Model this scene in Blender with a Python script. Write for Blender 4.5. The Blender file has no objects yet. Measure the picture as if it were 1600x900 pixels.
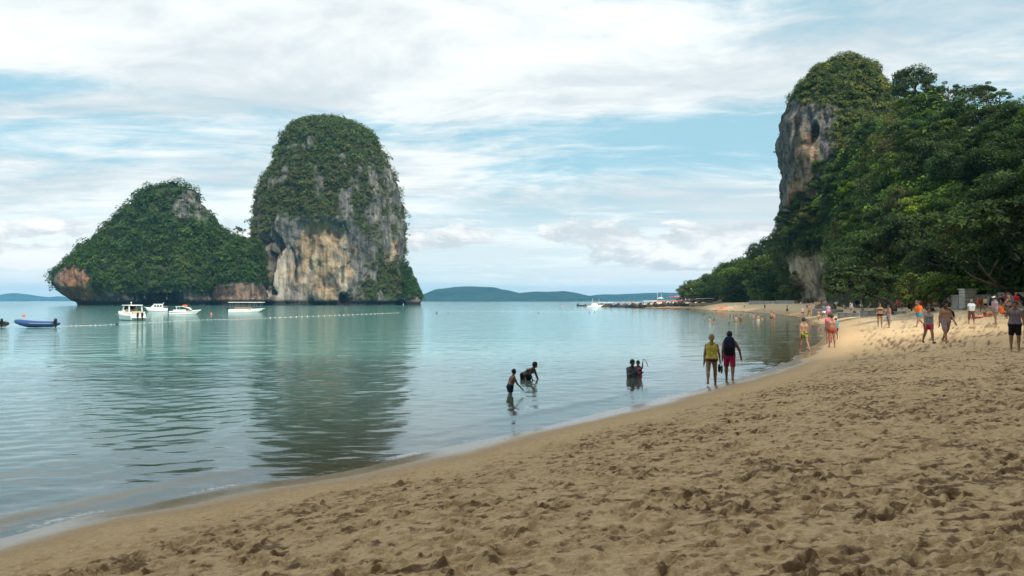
import bpy, bmesh, math, random
import numpy as np
from mathutils import Vector, Matrix
rng = np.random.default_rng(7)
random.seed(7)
R = math.radians
sc = bpy.context.scene
col = sc.collection

# ------------------------------------------------------------------ camera
FPX, HOR, CAMZ = 1400.0, 470.0, 2.8           # focal length in photo pixels, horizon row, eye height over the sea
PITCH = math.atan((HOR - 450.0) / FPX)
cam_d = bpy.data.cameras.new('camera')
cam = bpy.data.objects.new('camera', cam_d)
col.objects.link(cam)
cam_d.sensor_width = 36.0
cam_d.lens = FPX / 1600.0 * 36.0
cam_d.clip_start = 0.1
cam_d.clip_end = 60000
cam.location = (0, 0, CAMZ)
cam.rotation_euler = (math.pi / 2 + PITCH, 0, 0)
sc.camera = cam

# ------------------------------------------------------------------ sun and sky
SUN_AZ, SUN_EL = R(154), R(45)                # clockwise from the view direction (+Y): behind and to the right
sun_dir = Vector((math.sin(SUN_AZ) * math.cos(SUN_EL), math.cos(SUN_AZ) * math.cos(SUN_EL), math.sin(SUN_EL)))
sd = bpy.data.lights.new('sun', 'SUN')
sd.energy = 4.3
sd.angle = R(6.0)
sd.color = (1.0, 0.93, 0.82)
sun = bpy.data.objects.new('sun', sd)
col.objects.link(sun)
sun.rotation_euler = sun_dir.to_track_quat('Z', 'Y').to_euler()


class NT:
    """tiny helper for node trees"""
    def __init__(s, tree):
        s.t = tree
        s.t.nodes.clear()

    def n(s, kind, props=None, **ins):
        nd = s.t.nodes.new(kind)
        for k, v in (props or {}).items():
            setattr(nd, k, v)
        for k, v in ins.items():
            key = int(k[1:]) if k[0] == 'i' and k[1:].isdigit() else k.replace('_', ' ')
            s.put(nd.inputs[key], v)
        return nd

    def put(s, sock, v):
        if isinstance(v, bpy.types.Node):
            v = v.outputs[0]
        if isinstance(v, bpy.types.NodeSocket):
            s.t.links.new(v, sock)
        else:
            if sock.type == 'RGBA' and len(v) == 3:
                v = (*v, 1)
            sock.default_value = v

    def math(s, op, a, b=0.0, c=0.0, clamp=False):
        return s.n('ShaderNodeMath', {'operation': op, 'use_clamp': clamp}, i0=a, i1=b, i2=c).outputs[0]

    def vmath(s, op, a, b=(0, 0, 0)):
        return s.n('ShaderNodeVectorMath', {'operation': op}, i0=a, i1=b).outputs[0]

    def step(s, x, lo, hi, to0=0.0, to1=1.0, kind='SMOOTHSTEP'):
        return s.n('ShaderNodeMapRange', {'interpolation_type': kind}, i0=x, i1=lo, i2=hi, i3=to0, i4=to1).outputs[0]

    def noise(s, vec, scale, detail=4, rough=0.55, dist=0.0):
        return s.n('ShaderNodeTexNoise', None, Vector=vec, Scale=scale, Detail=detail, Roughness=rough, Distortion=dist).outputs[0]

    def mix(s, f, a, b, mode='MIX'):
        nd = s.n('ShaderNodeMix', {'data_type': 'RGBA', 'blend_type': mode})
        s.put(nd.inputs[0], f)
        s.put(nd.inputs[6], a)
        s.put(nd.inputs[7], b)
        return nd.outputs[2]

    def ramp(s, f, stops, interp='LINEAR'):
        nd = s.n('ShaderNodeValToRGB', None, Fac=f)
        cr = nd.color_ramp
        cr.interpolation = interp
        while len(cr.elements) < len(stops):
            cr.elements.new(0.5)
        for e, (p, c) in zip(cr.elements, stops):
            e.position = p
            e.color = (*c, 1)
        return nd.outputs[0]

    def attr(s, name):
        return s.n('ShaderNodeAttribute', {'attribute_name': name}).outputs['Fac']

    def mapping(s, vec, loc=(0, 0, 0), rot=(0, 0, 0), scale=(1, 1, 1)):
        return s.n('ShaderNodeMapping', None, Vector=vec, Location=loc, Rotation=rot, Scale=scale).outputs[0]


def build_world():
    w = bpy.data.worlds.new('World')
    sc.world = w
    w.use_nodes = True
    k = NT(w.node_tree)
    sky = k.n('ShaderNodeTexSky', {'sky_type': 'NISHITA', 'sun_disc': False, 'sun_elevation': SUN_EL,
                                   'sun_rotation': SUN_AZ, 'air_density': 1.0, 'dust_density': 0.6, 'ozone_density': 1.6})
    tc = k.n('ShaderNodeTexCoord').outputs['Generated']
    xyz = k.n('ShaderNodeSeparateXYZ', None, Vector=tc)
    x, y, z = xyz.outputs
    zc = k.math('MAXIMUM', z, 0.0)
    den = k.math('ADD', zc, 0.10)
    p = k.n('ShaderNodeCombineXYZ', None, X=k.math('DIVIDE', x, den), Y=k.math('DIVIDE', y, den), Z=0.0).outputs[0]
    # high streaky sheet of cloud, laid out on a plane overhead
    warp = k.n('ShaderNodeTexNoise', None, Vector=p, Scale=0.35, Detail=3.0).outputs['Color']
    pw = k.vmath('ADD', p, k.vmath('MULTIPLY', k.vmath('SUBTRACT', warp, (0.5, 0.5, 0.5)), (1.6, 1.6, 0)))
    m1 = k.mapping(pw, loc=CLOUD_LOC, rot=(0, 0, R(16)), scale=(0.55, 1.0, 1))
    n_big = k.noise(m1, 0.40, 3, 0.5, 0.3)
    n_mid = k.noise(m1, 1.10, 8, 0.62, 0.5)
    n_fine = k.noise(k.mapping(pw, loc=(3, 9, 0), rot=(0, 0, R(-20)), scale=(1.0, 1.5, 1)), 3.6, 7, 0.62, 0.3)
    cov = k.math('ADD', k.math('MULTIPLY', n_big, 0.55), k.math('ADD', k.math('MULTIPLY', n_mid, 0.45), k.math('MULTIPLY', n_fine, 0.25)))
    # a thinner belt of cloud between 7 and 13 degrees of elevation, denser sheet above it
    belt = k.math('MULTIPLY', k.step(z, 0.125, 0.155), k.step(z, 0.235, 0.185))
    cov = k.math('SUBTRACT', cov, k.math('MULTIPLY', belt, 0.050))
    cov = k.math('ADD', cov, k.math('MULTIPLY', k.step(z, 0.17, 0.26), 0.09))
    f1 = k.step(cov, 0.545, 0.72)
    f1 = k.math('ADD', k.math('MULTIPLY', f1, 0.80), 0.12)
    veil = k.noise(k.mapping(q0(k, x, y, z), scale=(1.2, 9, 1), loc=(4, 1, 0)), 1.6, 6, 0.6, 0.4)
    low = k.step(z, 0.140, 0.105)
    f1 = k.math('MAXIMUM', f1, k.math('MULTIPLY', low, k.step(veil, 0.30, 0.62, 0.45, 0.92)))
    shade = k.noise(k.mapping(m1, loc=(0.3, 0.1, 0)), 0.9, 7, 0.6, 0.3)
    shade = k.step(k.math('ADD', shade, k.math('MULTIPLY', n_fine, 0.25)), 0.46, 0.70)
    shade = k.math('MAXIMUM', shade, k.math('MULTIPLY', k.step(z, 0.13, 0.03), 0.75))
    ccol = k.mix(shade, (5.6, 6.15, 6.4), (8.6, 8.7, 8.55))
    base = k.mix(0.62, k.vmath('MULTIPLY', sky.outputs[0], (0.68, 0.80, 0.80)), (2.7, 5.7, 6.8))
    c1 = k.mix(f1, base, ccol)
    # a bank of low cumulus near the horizon
    q = k.mapping(q0(k, x, y, z), loc=CUM_LOC, scale=(9.0, 24.0, 1))
    nc = k.noise(q, 0.85, 7, 0.58, 0.2)
    band = k.math('MULTIPLY', k.step(z, 0.020, 0.045), k.step(z, 0.110, 0.070))
    cumf = k.math('MULTIPLY', k.step(k.math('ADD', nc, k.math('MULTIPLY', k.math('SUBTRACT', band, 1.0), 0.25)), 0.44, 0.51), 1.0)
    up = k.noise(k.mapping(q, loc=(0.05, 0.32, 0)), 0.85, 7, 0.58, 0.2)
    cumcol = k.mix(k.step(k.math('SUBTRACT', nc, up), -0.06, 0.10), (5.5, 5.85, 6.0), (8.9, 8.7, 8.45))
    c2 = k.mix(k.math('MULTIPLY', cumf, 0.92), c1, cumcol)
    bg = k.n('ShaderNodeBackground', None, Color=c2, Strength=0.1)
    out = k.n('ShaderNodeOutputWorld', None, Surface=bg)


def q0(k, x, y, z):
    """azimuth and height as a plane for clouds near the horizon"""
    return k.n('ShaderNodeCombineXYZ', None, X=k.math('ARCTAN2', x, y), Y=z, Z=2.3).outputs[0]


CLOUD_LOC = (15.3, 10.1, 0)
CUM_LOC = (6.7, 2.9, 0)
build_world()

sc.view_settings.view_transform = 'Standard'
sc.view_settings.look = 'None'
sc.view_settings.exposure = 0.38
sc.view_settings.gamma = 1.0
sc.view_settings.use_curve_mapping = False
cy = sc.cycles
cy.use_denoising = True
cy.max_bounces = 6
cy.diffuse_bounces = 2
cy.glossy_bounces = 3
cy.transmission_bounces = 3
cy.transparent_max_bounces = 12
cy.volume_bounces = 0
cy.caustics_reflective = False
cy.caustics_refractive = False

# ------------------------------------------------------------------ helpers
SP, CP = math.sin(PITCH), math.cos(PITCH)


def ray(px, py):
    dx, dy = (px - 800.0) / FPX, (450.0 - py) / FPX
    return np.array([dx, CP - dy * SP, SP + dy * CP])


def at(px, py, Y):
    d = ray(px, py)
    t = Y / d[1]
    return np.array([d[0] * t, Y, CAMZ + d[2] * t])


def to_px(P):
    P = np.asarray(P, float)
    x, y, z = P[..., 0], P[..., 1], P[..., 2] - CAMZ
    f = y * CP + z * SP
    u = -y * SP + z * CP
    return 800 + FPX * x / f, 450 - FPX * u / f


def sstep(x, a, b):
    t = np.clip((x - a) / (b - a), 0, 1)
    return t * t * (3 - 2 * t)


def _hash(ix, iy, iz, seed):
    h = (ix.astype(np.int64) * 374761393 + iy.astype(np.int64) * 668265263 + iz.astype(np.int64) * 2147483647 + seed * 1274126177) & 0xffffffff
    h = ((h ^ (h >> 13)) * 1274126177) & 0xffffffff
    h = (h ^ (h >> 16)) & 0xffffff
    return h / float(0xffffff)


def vnoise(P, seed=0):
    """value noise in 0..1, P (...,3)"""
    f = np.floor(P)
    i = f.astype(np.int64)
    u = P - f
    u = u * u * (3 - 2 * u)
    r = 0
    for a in (0, 1):
        wx = u[..., 0] if a else 1 - u[..., 0]
        for b in (0, 1):
            wy = u[..., 1] if b else 1 - u[..., 1]
            for c in (0, 1):
                wz = u[..., 2] if c else 1 - u[..., 2]
                r = r + wx * wy * wz * _hash(i[..., 0] + a, i[..., 1] + b, i[..., 2] + c, seed)
    return r


def fbm(P, octaves=4, gain=0.5, seed=0):
    s, a, tot = 0, 1.0, 0
    P = np.array(P, float)
    for o in range(octaves):
        s = s + a * (vnoise(P, seed + o * 17) - 0.5)
        tot += a
        a *= gain
        P = P * 2.03 + 11.3
    return s / tot * 2          # about -1..1


def mesh_np(name, V, F, attrs=None, smooth=True, mat=None):
    """V (n,3), F (m,k) all faces of the same size k"""
    me = bpy.data.meshes.new(name)
    V = np.ascontiguousarray(V, np.float32)
    F = np.ascontiguousarray(F, np.int32)
    m, kk = F.shape
    me.vertices.add(len(V))
    me.vertices.foreach_set('co', V.ravel())
    me.loops.add(m * kk)
    me.loops.foreach_set('vertex_index', F.ravel())
    me.polygons.add(m)
    me.polygons.foreach_set('loop_start', np.arange(0, m * kk, kk, dtype=np.int32))
    me.polygons.foreach_set('loop_total', np.full(m, kk, np.int32))
    me.polygons.foreach_set('use_smooth', np.full(m, smooth, bool))
    me.update(calc_edges=True)
    for an, (dom, arr) in (attrs or {}).items():
        a = me.attributes.new(an, 'FLOAT', dom)
        a.data.foreach_set('value', np.ascontiguousarray(arr, np.float32))
    if mat:
        me.materials.append(mat)
    return me


def link(name, me, parent=None, **props):
    o = bpy.data.objects.new(name, me)
    col.objects.link(o)
    if parent is not None:
        o.parent = parent
    for k_, v in props.items():
        o[k_] = v
    return o


def empty(name, loc, rotz=0.0, label=None, cat=None, group=None):
    o = bpy.data.objects.new(name, None)
    o.empty_display_size = 0.3
    col.objects.link(o)
    o.location = loc
    o.rotation_euler = (0, 0, rotz)
    tag(o, label, cat, group)
    return o


def tag(o, label=None, cat=None, group=None):
    if label:
        o['label'] = label
    if cat:
        o['category'] = cat
    if group:
        o['group'] = group
    return o


class MB:
    """collects boxes, tubes and lofts into one mesh"""
    def __init__(s):
        s.v, s.f = [], []

    def add(s, V, F):
        o = len(s.v)
        s.v.extend([tuple(map(float, p)) for p in V])
        s.f.extend([tuple(int(i) + o for i in q) for q in F])
        return s

    def box(s, c, size, rz=0.0):
        cx_, cy_, cz_ = c
        a, b, h = [q / 2 for q in size]
        P = []
        for sz in (-1, 1):
            for sx, sy in ((-1, -1), (1, -1), (1, 1), (-1, 1)):
                X, Y = sx * a, sy * b
                P.append((cx_ + X * math.cos(rz) - Y * math.sin(rz), cy_ + X * math.sin(rz) + Y * math.cos(rz), cz_ + sz * h))
        return s.add(P, [(3, 2, 1, 0), (4, 5, 6, 7), (0, 1, 5, 4), (1, 2, 6, 5), (2, 3, 7, 6), (3, 0, 4, 7)])

    def tube(s, pts, rad, n=8, flat=1.0):
        pts = [Vector(p) for p in pts]
        rad = [rad] * len(pts) if isinstance(rad, (int, float)) else rad
        V, F = [], []
        for i, p in enumerate(pts):
            t = (pts[min(i + 1, len(pts) - 1)] - pts[max(i - 1, 0)]).normalized()
            a = t.cross(Vector((0, 0, 1)))
            if a.length < 1e-3:
                a = Vector((1, 0, 0))
            a.normalize()
            b = t.cross(a)
            for j in range(n):
                w = 2 * math.pi * j / n
                V.append(p + (a * math.cos(w) + b * math.sin(w) * flat) * rad[i])
        for i in range(len(pts) - 1):
            for j in range(n):
                F.append((i * n + j, i * n + (j + 1) % n, (i + 1) * n + (j + 1) % n, (i + 1) * n + j))
        F.append(tuple(range(n - 1, -1, -1)))
        F.append(tuple(range((len(pts) - 1) * n, len(pts) * n)))
        return s.add(V, F)

    def ball(s, c, r, n=8, m=5):
        r = (r, r, r) if isinstance(r, (int, float)) else r
        V, F = [], []
        for i in range(m + 1):
            ph = math.pi * i / m
            for j in range(n):
                w = 2 * math.pi * j / n
                V.append((c[0] + r[0] * math.sin(ph) * math.cos(w), c[1] + r[1] * math.sin(ph) * math.sin(w), c[2] + r[2] * math.cos(ph)))
        for i in range(m):
            for j in range(n):
                F.append((i * n + j, (i + 1) * n + j, (i + 1) * n + (j + 1) % n, i * n + (j + 1) % n))
        return s.add(V, F)

    def loft(s, rings, closed=True, caps=True):
        n = len(rings[0])
        V = [p for r_ in rings for p in r_]
        F = []
        for i in range(len(rings) - 1):
            for j in range(n if closed else n - 1):
                F.append((i * n + j, i * n + (j + 1) % n, (i + 1) * n + (j + 1) % n, (i + 1) * n + j))
        if caps:
            F.append(tuple(range(n - 1, -1, -1)))
            F.append(tuple(range((len(rings) - 1) * n, len(rings) * n)))
        return s.add(V, F)

    def mesh(s, name, mat, smooth=True, bevel=0.0):
        me = bpy.data.meshes.new(name)
        me.from_pydata(s.v, [], s.f)
        bm = bmesh.new()
        bm.from_mesh(me)
        bmesh.ops.remove_doubles(bm, verts=bm.verts, dist=1e-5)
        bmesh.ops.recalc_face_normals(bm, faces=bm.faces)
        if bevel:
            bmesh.ops.bevel(bm, geom=bm.edges[:], offset=bevel, segments=2, affect='EDGES', profile=0.6)
        bm.to_mesh(me)
        bm.free()
        for p in me.polygons:
            p.use_smooth = smooth
        if smooth:
            me.set_sharp_from_angle(angle=R(38))
        if mat:
            me.materials.append(mat)
        return me

    def obj(s, name, mat, parent=None, smooth=True, bevel=0.0):
        return link(name, s.mesh(name, mat, smooth, bevel), parent)


def copy_tree(o, parent=None):
    c = o.copy()
    col.objects.link(c)
    if parent is not None:
        c.parent = parent
    for ch in list(o.children):
        copy_tree(ch, c)
    return c


# ------------------------------------------------------------------ materials
_mats = {}


def plain(name, color, rough=0.6, spec=0.3, bump=0.0, scale=30.0, vary=0.12, metal=0.0):
    if name in _mats:
        return _mats[name]
    m = bpy.data.materials.new(name)
    m.use_nodes = True
    k = NT(m.node_tree)
    pos = k.n('ShaderNodeTexCoord').outputs['Object']
    nz = k.noise(pos, scale * 0.2, 4)
    c = k.mix(k.step(nz, 0.3, 0.7), tuple(q * (1 - vary) for q in color), tuple(min(1, q * (1 + vary)) for q in color))
    b = k.n('ShaderNodeBsdfPrincipled', None, Base_Color=c, Roughness=rough, Metallic=metal)
    b.inputs['Specular IOR Level'].default_value = spec
    if bump:
        bp = k.n('ShaderNodeBump', None, Strength=bump, Distance=0.02, Height=k.noise(pos, scale, 4))
        k.put(b.inputs['Normal'], bp)
    k.n('ShaderNodeOutputMaterial', None, Surface=b)
    _mats[name] = m
    return m


def leaf_mat(name, dark, mid, light, gloss=0.25, objvar=0.35):
    m = bpy.data.materials.new(name)
    m.use_nodes = True
    k = NT(m.node_tree)
    t = k.attr('tint')
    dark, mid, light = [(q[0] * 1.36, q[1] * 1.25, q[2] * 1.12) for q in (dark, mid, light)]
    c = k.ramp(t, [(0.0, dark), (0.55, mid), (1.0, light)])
    rnd = k.n('ShaderNodeObjectInfo').outputs['Random']
    hsv = k.n('ShaderNodeHueSaturation', None, Hue=k.step(rnd, 0, 1, 0.485, 0.515, 'LINEAR'), Saturation=k.step(k.math('FRACT', k.math('MULTIPLY', rnd, 7.3)), 0, 1, 0.85, 1.1, 'LINEAR'),
              Value=k.step(k.math('FRACT', k.math('MULTIPLY', rnd, 13.7)), 0, 1, 1 - objvar, 1 + objvar, 'LINEAR'), Color=c).outputs[0]
    d = k.n('ShaderNodeBsdfDiffuse', None, Color=hsv)
    tr = k.n('ShaderNodeBsdfTranslucent', None, Color=k.mix(0.5, hsv, (0.10, 0.16, 0.01)))
    gl = k.n('ShaderNodeBsdfGlossy', None, Color=(0.9, 0.95, 1.0), Roughness=0.42)
    s = k.n('ShaderNodeMixShader', None, i0=0.22, i1=d.outputs[0], i2=tr.outputs[0])
    fr = k.n('ShaderNodeFresnel', None, IOR=1.35)
    s2 = k.n('ShaderNodeMixShader', None, i0=k.math('MULTIPLY', fr.outputs[0], gloss), i1=s.outputs[0], i2=gl.outputs[0])
    k.n('ShaderNodeOutputMaterial', None, Surface=s2)
    return m


LEAF = {
    'dark': leaf_mat('leaf_dark', (0.009, 0.022, 0.007), (0.025, 0.058, 0.014), (0.058, 0.110, 0.026)),
    'mid': leaf_mat('leaf_mid', (0.023, 0.046, 0.009), (0.056, 0.102, 0.019), (0.110, 0.172, 0.034)),
    'bright': leaf_mat('leaf_bright', (0.055, 0.095, 0.008), (0.120, 0.195, 0.016), (0.200, 0.285, 0.030)),
    'olive': leaf_mat('leaf_olive', (0.046, 0.056, 0.015), (0.100, 0.115, 0.030), (0.165, 0.170, 0.055)),
    'grey': leaf_mat('leaf_grey', (0.042, 0.060, 0.028), (0.080, 0.106, 0.045), (0.125, 0.152, 0.068)),
}


def bark_mat():
    m = bpy.data.materials.new('bark')
    m.use_nodes = True
    k = NT(m.node_tree)
    pos = k.n('ShaderNodeTexCoord').outputs['Object']
    n1 = k.noise(k.mapping(pos, scale=(3, 3, 0.6)), 2.0, 6)
    c = k.ramp(n1, [(0.3, (0.045, 0.035, 0.028)), (0.55, (0.12, 0.095, 0.075)), (0.75, (0.22, 0.19, 0.16))])
    bp = k.n('ShaderNodeBump', None, Strength=0.6, Distance=0.05, Height=n1)
    b = k.n('ShaderNodeBsdfPrincipled', None, Base_Color=c, Roughness=0.9, Normal=bp)
    k.n('ShaderNodeOutputMaterial', None, Surface=b)
    return m


BARK = bark_mat()
DARKBARK = plain('dark_bark', (0.045, 0.036, 0.030), 0.9, 0.1, 0.8, 8, 0.45)


def rock_mat(name, scale=1.0, greyness=1.0):
    """limestone: grey with dark vertical streaks; attributes ochre / rust / soil place the warm patches"""
    m = bpy.data.materials.new(name)
    m.use_nodes = True
    k = NT(m.node_tree)
    pos = k.n('ShaderNodeTexCoord').outputs['Object']
    ps = k.mapping(pos, scale=(scale, scale, scale * 0.16))
    streak = k.noise(ps, 0.42, 8, 0.62, 0.25)
    blot = k.noise(pos, 0.13 * scale, 7, 0.6, 0.4)
    fine = k.noise(pos, 0.9 * scale, 6, 0.65)
    grey = k.ramp(streak, [(0.32, (0.030, 0.033, 0.036)), (0.45, (0.086, 0.086, 0.086)), (0.58, (0.165, 0.160, 0.150)), (0.76, (0.27, 0.255, 0.232))])
    och = k.ramp(k.math('ADD', k.math('MULTIPLY', streak, 0.35), k.math('ADD', k.math('MULTIPLY', blot, 0.4), k.math('MULTIPLY', fine, 0.25))),
                 [(0.36, (0.06, 0.05, 0.042)), (0.44, (0.20, 0.145, 0.09)), (0.54, (0.34, 0.26, 0.165)), (0.68, (0.43, 0.385, 0.31))])
    rust = k.ramp(k.math('ADD', k.math('MULTIPLY', streak, 0.5), k.math('MULTIPLY', fine, 0.5)),
                  [(0.36, (0.035, 0.026, 0.022)), (0.46, (0.14, 0.065, 0.038)), (0.55, (0.29, 0.135, 0.068)), (0.68, (0.27, 0.215, 0.17))])
    fo = k.step(k.math('ADD', k.attr('ochre'), k.math('MULTIPLY', k.math('SUBTRACT', blot, 0.5), 1.7)), 0.35, 0.65)
    fr = k.step(k.math('ADD', k.attr('rust'), k.math('MULTIPLY', k.math('SUBTRACT', fine, 0.5), 1.9)), 0.35, 0.70)
    c = k.mix(fr, k.mix(fo, grey, och), rust)
    fs = k.step(k.math('ADD', k.attr('soil'), k.math('MULTIPLY', k.math('SUBTRACT', fine, 0.5), 1.0)), 0.35, 0.75)
    c = k.mix(fs, c, k.ramp(fine, [(0.35, (0.018, 0.032, 0.012)), (0.65, (0.05, 0.072, 0.028))]))
    c = k.mix(k.attr('pale'), c, k.ramp(streak, [(0.32, (0.11, 0.09, 0.07)), (0.44, (0.36, 0.30, 0.22)), (0.56, (0.55, 0.48, 0.37)), (0.7, (0.66, 0.60, 0.50))]))
    c = k.mix(k.attr('stain_shade'), c, (0.018, 0.018, 0.020))  # dark streaks, and the shade of caves painted into the rock colour
    h = k.math('ADD', k.math('MULTIPLY', streak, 0.8), k.math('ADD', k.math('MULTIPLY', fine, 0.8), blot))
    bp = k.n('ShaderNodeBump', None, Strength=0.9, Distance=1.6 / scale, Height=h)
    b = k.n('ShaderNodeBsdfPrincipled', None, Base_Color=c, Roughness=0.92, Normal=bp)
    b.inputs['Specular IOR Level'].default_value = 0.15
    k.n('ShaderNodeOutputMaterial', None, Surface=b)
    return m


ROCK = rock_mat('limestone_far', 1.0)
ROCK_NEAR = rock_mat('limestone_near', 1.8)

# ------------------------------------------------------------------ shoreline and beach
SHORE_PX = [(0, 842), (200, 797), (400, 758), (540, 738), (700, 699), (860, 664), (1000, 632), (1100, 606), (1175, 586),
            (1232, 566), (1264, 546), (1284, 528), (1284, 515), (1262, 503.5), (1236, 495.5), (1180, 489), (1110, 484.8), (1060, 482.6), (1000, 480.6)]


def sea_point(px, py):
    d = ray(px, py)
    t = -CAMZ / d[2]
    return (d[0] * t, d[1] * t)


shore = [(-9000.0, -9000.0), (-400, -500), (-60, -90), (-22, -30), (-12.5, -6), (-9.2, 3.0)] + [sea_point(*p) for p in SHORE_PX] + [(66, 470), (110, 560), (300, 760), (1500, 1500), (9500, 9000)]


def catmull(P, n):
    P = np.array(P, float)
    out = []
    for i in range(1, len(P) - 2):
        p0, p1, p2, p3 = P[i - 1:i + 3]
        for j in range(n):
            t = j / n
            out.append(0.5 * (2 * p1 + (p2 - p0) * t + (2 * p0 - 5 * p1 + 4 * p2 - p3) * t * t + (3 * p1 - p0 - 3 * p2 + p3) * t ** 3))
    out.append(P[-2])
    return np.array(out)


core = catmull(shore[2:-2], 4)
SHORE = np.vstack([shore[0], shore[1], shore[2], core, shore[-2], shore[-1]])


def shore_dist(X, Y):
    """signed distance to the water's edge, positive on land; and the distance along it"""
    best = np.full(X.shape, 1e18)
    sgn = np.ones(X.shape)
    run = np.zeros(X.shape)
    acc = 0.0
    for a, b in zip(SHORE[:-1], SHORE[1:]):
        e = b - a
        L2 = e @ e
        dx, dy = X - a[0], Y - a[1]
        t = np.clip((dx * e[0] + dy * e[1]) / L2, 0, 1)
        qx, qy = dx - t * e[0], dy - t * e[1]
        d2 = qx * qx + qy * qy
        m = d2 < best
        best = np.where(m, d2, best)
        sgn = np.where(m, np.where(e[0] * dy - e[1] * dx < 0, 1.0, -1.0), sgn)
        run = np.where(m, acc + t * math.sqrt(L2), run)
        acc += math.sqrt(L2)
    return np.sqrt(best) * sgn, run


D_LAND = [0, 2, 7, 10, 13, 16, 20, 40, 90, 4000]
Z_LAND = [0, 0.26, 0.93, 1.15, 1.38, 1.75, 2.15, 2.5, 2.8, 3.0]
D_SEA = [0, 1.5, 4, 10, 30, 100, 400, 9000]
Z_SEA = [0, -0.13, -0.40, -0.95, -2.2, -4.5, -8, -14]


def ground_base(d, Y):
    d = np.where(d > 0, d * (1 + 0.75 * sstep(Y, 50, 85)), d)      # the beach climbs more steeply at its far end
    return np.where(d >= 0, np.interp(d, D_LAND, Z_LAND), np.interp(-d, D_SEA, Z_SEA))


def ground_z(x, y):
    d, _ = shore_dist(np.array([float(x)]), np.array([float(y)]))
    return float(ground_base(d, float(y))[0])


def on_ground(px, py):
    """where the view ray through a photo pixel meets the beach or the sea bed"""
    d = ray(px, py)
    ys = np.concatenate([np.arange(4, 60, 0.1), np.arange(60, 600, 0.5)])
    t = ys / d[1]
    X, Z = d[0] * t, CAMZ + d[2] * t
    dd, _ = shore_dist(X, ys)
    g = ground_base(dd, ys)
    i = np.argmax(Z < g)
    return np.array([X[i], ys[i], g[i]])


# churned sand: thousands of footprints and kicked-up lumps splatted on a 20 m tile that repeats away from the eye
TILE, NPX = 24.0, 1800


def wrap_fbm(n, base, octaves, gain, r2, billow=False):
    """tileable value noise on an n x n grid; billow gives crisp little clods"""
    out, a, tot = np.zeros((n, n)), 1.0, 0
    for o in range(octaves):
        m = base * 2 ** o
        g = r2.random((m, m))
        u = np.arange(n) / n * m
        i = np.floor(u).astype(int)
        f = u - i
        f = f * f * (3 - 2 * f)
        i1 = (i + 1) % m
        row = g[i] * (1 - f)[:, None] + g[i1] * f[:, None]
        v = row[:, i] * (1 - f)[None, :] + row[:, i1] * f[None, :]
        v = (v - 0.5) * 2
        out += a * ((np.abs(v) * 2 - 0.75) if billow else v)
        tot += a
        a *= gain
    return out / tot


def sand_tile():
    r2 = np.random.default_rng(3)
    H = np.zeros((NPX, NPX))
    cell = TILE / NPX
    patch = np.clip(0.25 + 0.75 * sstep(wrap_fbm(NPX, 9, 2, 0.6, r2) * 0.5 + wrap_fbm(NPX, 34, 4, 0.65, r2), -0.20, 0.35), 0, 1)       # where feet have churned the sand
    n = 30000
    cx_, cy_ = r2.uniform(0, TILE, n), r2.uniform(0, TILE, n)
    gx, gy = np.meshgrid(np.arange(-20, 21), np.arange(-20, 21), indexing='ij')
    for i in range(n):
        kind = r2.random()
        a = r2.normal(0.9, 0.8)
        if kind < 0.22:            # heel and toe prints
            L, W, dep = r2.uniform(0.07, 0.13), r2.uniform(0.035, 0.055), r2.uniform(0.016, 0.042)
        elif kind < 0.62:          # small sharp dents
            L, W, dep = r2.uniform(0.026, 0.06), r2.uniform(0.018, 0.034), r2.uniform(0.014, 0.040)
        else:                      # crumbs
            L, W, dep = r2.uniform(0.020, 0.05), r2.uniform(0.016, 0.034), -r2.uniform(0.008, 0.026)
        u = (gx * math.cos(a) + gy * math.sin(a)) * cell / L
        v = (-gx * math.sin(a) + gy * math.cos(a)) * cell / W
        q = u * u + v * v
        s = -dep * (np.exp(-q * q * 0.6) - 0.42 * np.exp(-((np.sqrt(q) - 1.6 - 0.35 * np.sin(3 * a)) ** 2) * 6))
        ix = (int(cx_[i] / cell) + gx) % NPX
        iy = (int(cy_[i] / cell) + gy) % NPX
        H[ix, iy] += s
    H = np.clip(H, -0.10, 0.07) * (0.55 + 0.55 * patch)
    H -= 0.018 * patch * wrap_fbm(NPX, 150, 3, 0.6, r2, True)       # crumbly clods 5 to 15 cm across
    H += 0.007 * wrap_fbm(NPX, 90, 4, 0.6, r2)
    damp_shade_map = np.clip(patch * 0.22 + 0.85 * wrap_fbm(NPX, 190, 3, 0.7, r2) + 0.13, 0, 1)  # fine spots that carry the damp and pit shade colour
    return H, damp_shade_map


SAND_T, DAMP_SHADE_T = sand_tile()


def sand_relief(X, Y, T=None):
    T = SAND_T if T is None else T
    u, v = (X / TILE % 1) * NPX, (Y / TILE % 1) * NPX
    i, j = np.floor(u).astype(int), np.floor(v).astype(int)
    fu, fv = u - i, v - j
    i0, j0, i1, j1 = i % NPX, j % NPX, (i + 1) % NPX, (j + 1) % NPX
    return (T[i0, j0] * (1 - fu) * (1 - fv) + T[i1, j0] * fu * (1 - fv) + T[i0, j1] * (1 - fu) * fv + T[i1, j1] * fu * fv)


def fan(angles, radii):
    A, Rr = np.meshgrid(angles, radii, indexing='ij')
    X, Y = np.sin(A) * Rr, np.cos(A) * Rr
    na, nr = A.shape
    idx = np.arange(na * nr).reshape(na, nr)
    i2 = np.roll(idx, -1, 0)
    F = np.stack([idx[:, :-1], i2[:, :-1], i2[:, 1:], idx[:, 1:]], -1).reshape(-1, 4)
    return X, Y, Rr, F


def view_angles(n_in, n_out, half=R(32)):
    a = np.linspace(-half, half, n_in)
    b = np.linspace(half, 2 * math.pi - half, n_out + 2)[1:-1]
    return np.concatenate([a, b])


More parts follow.
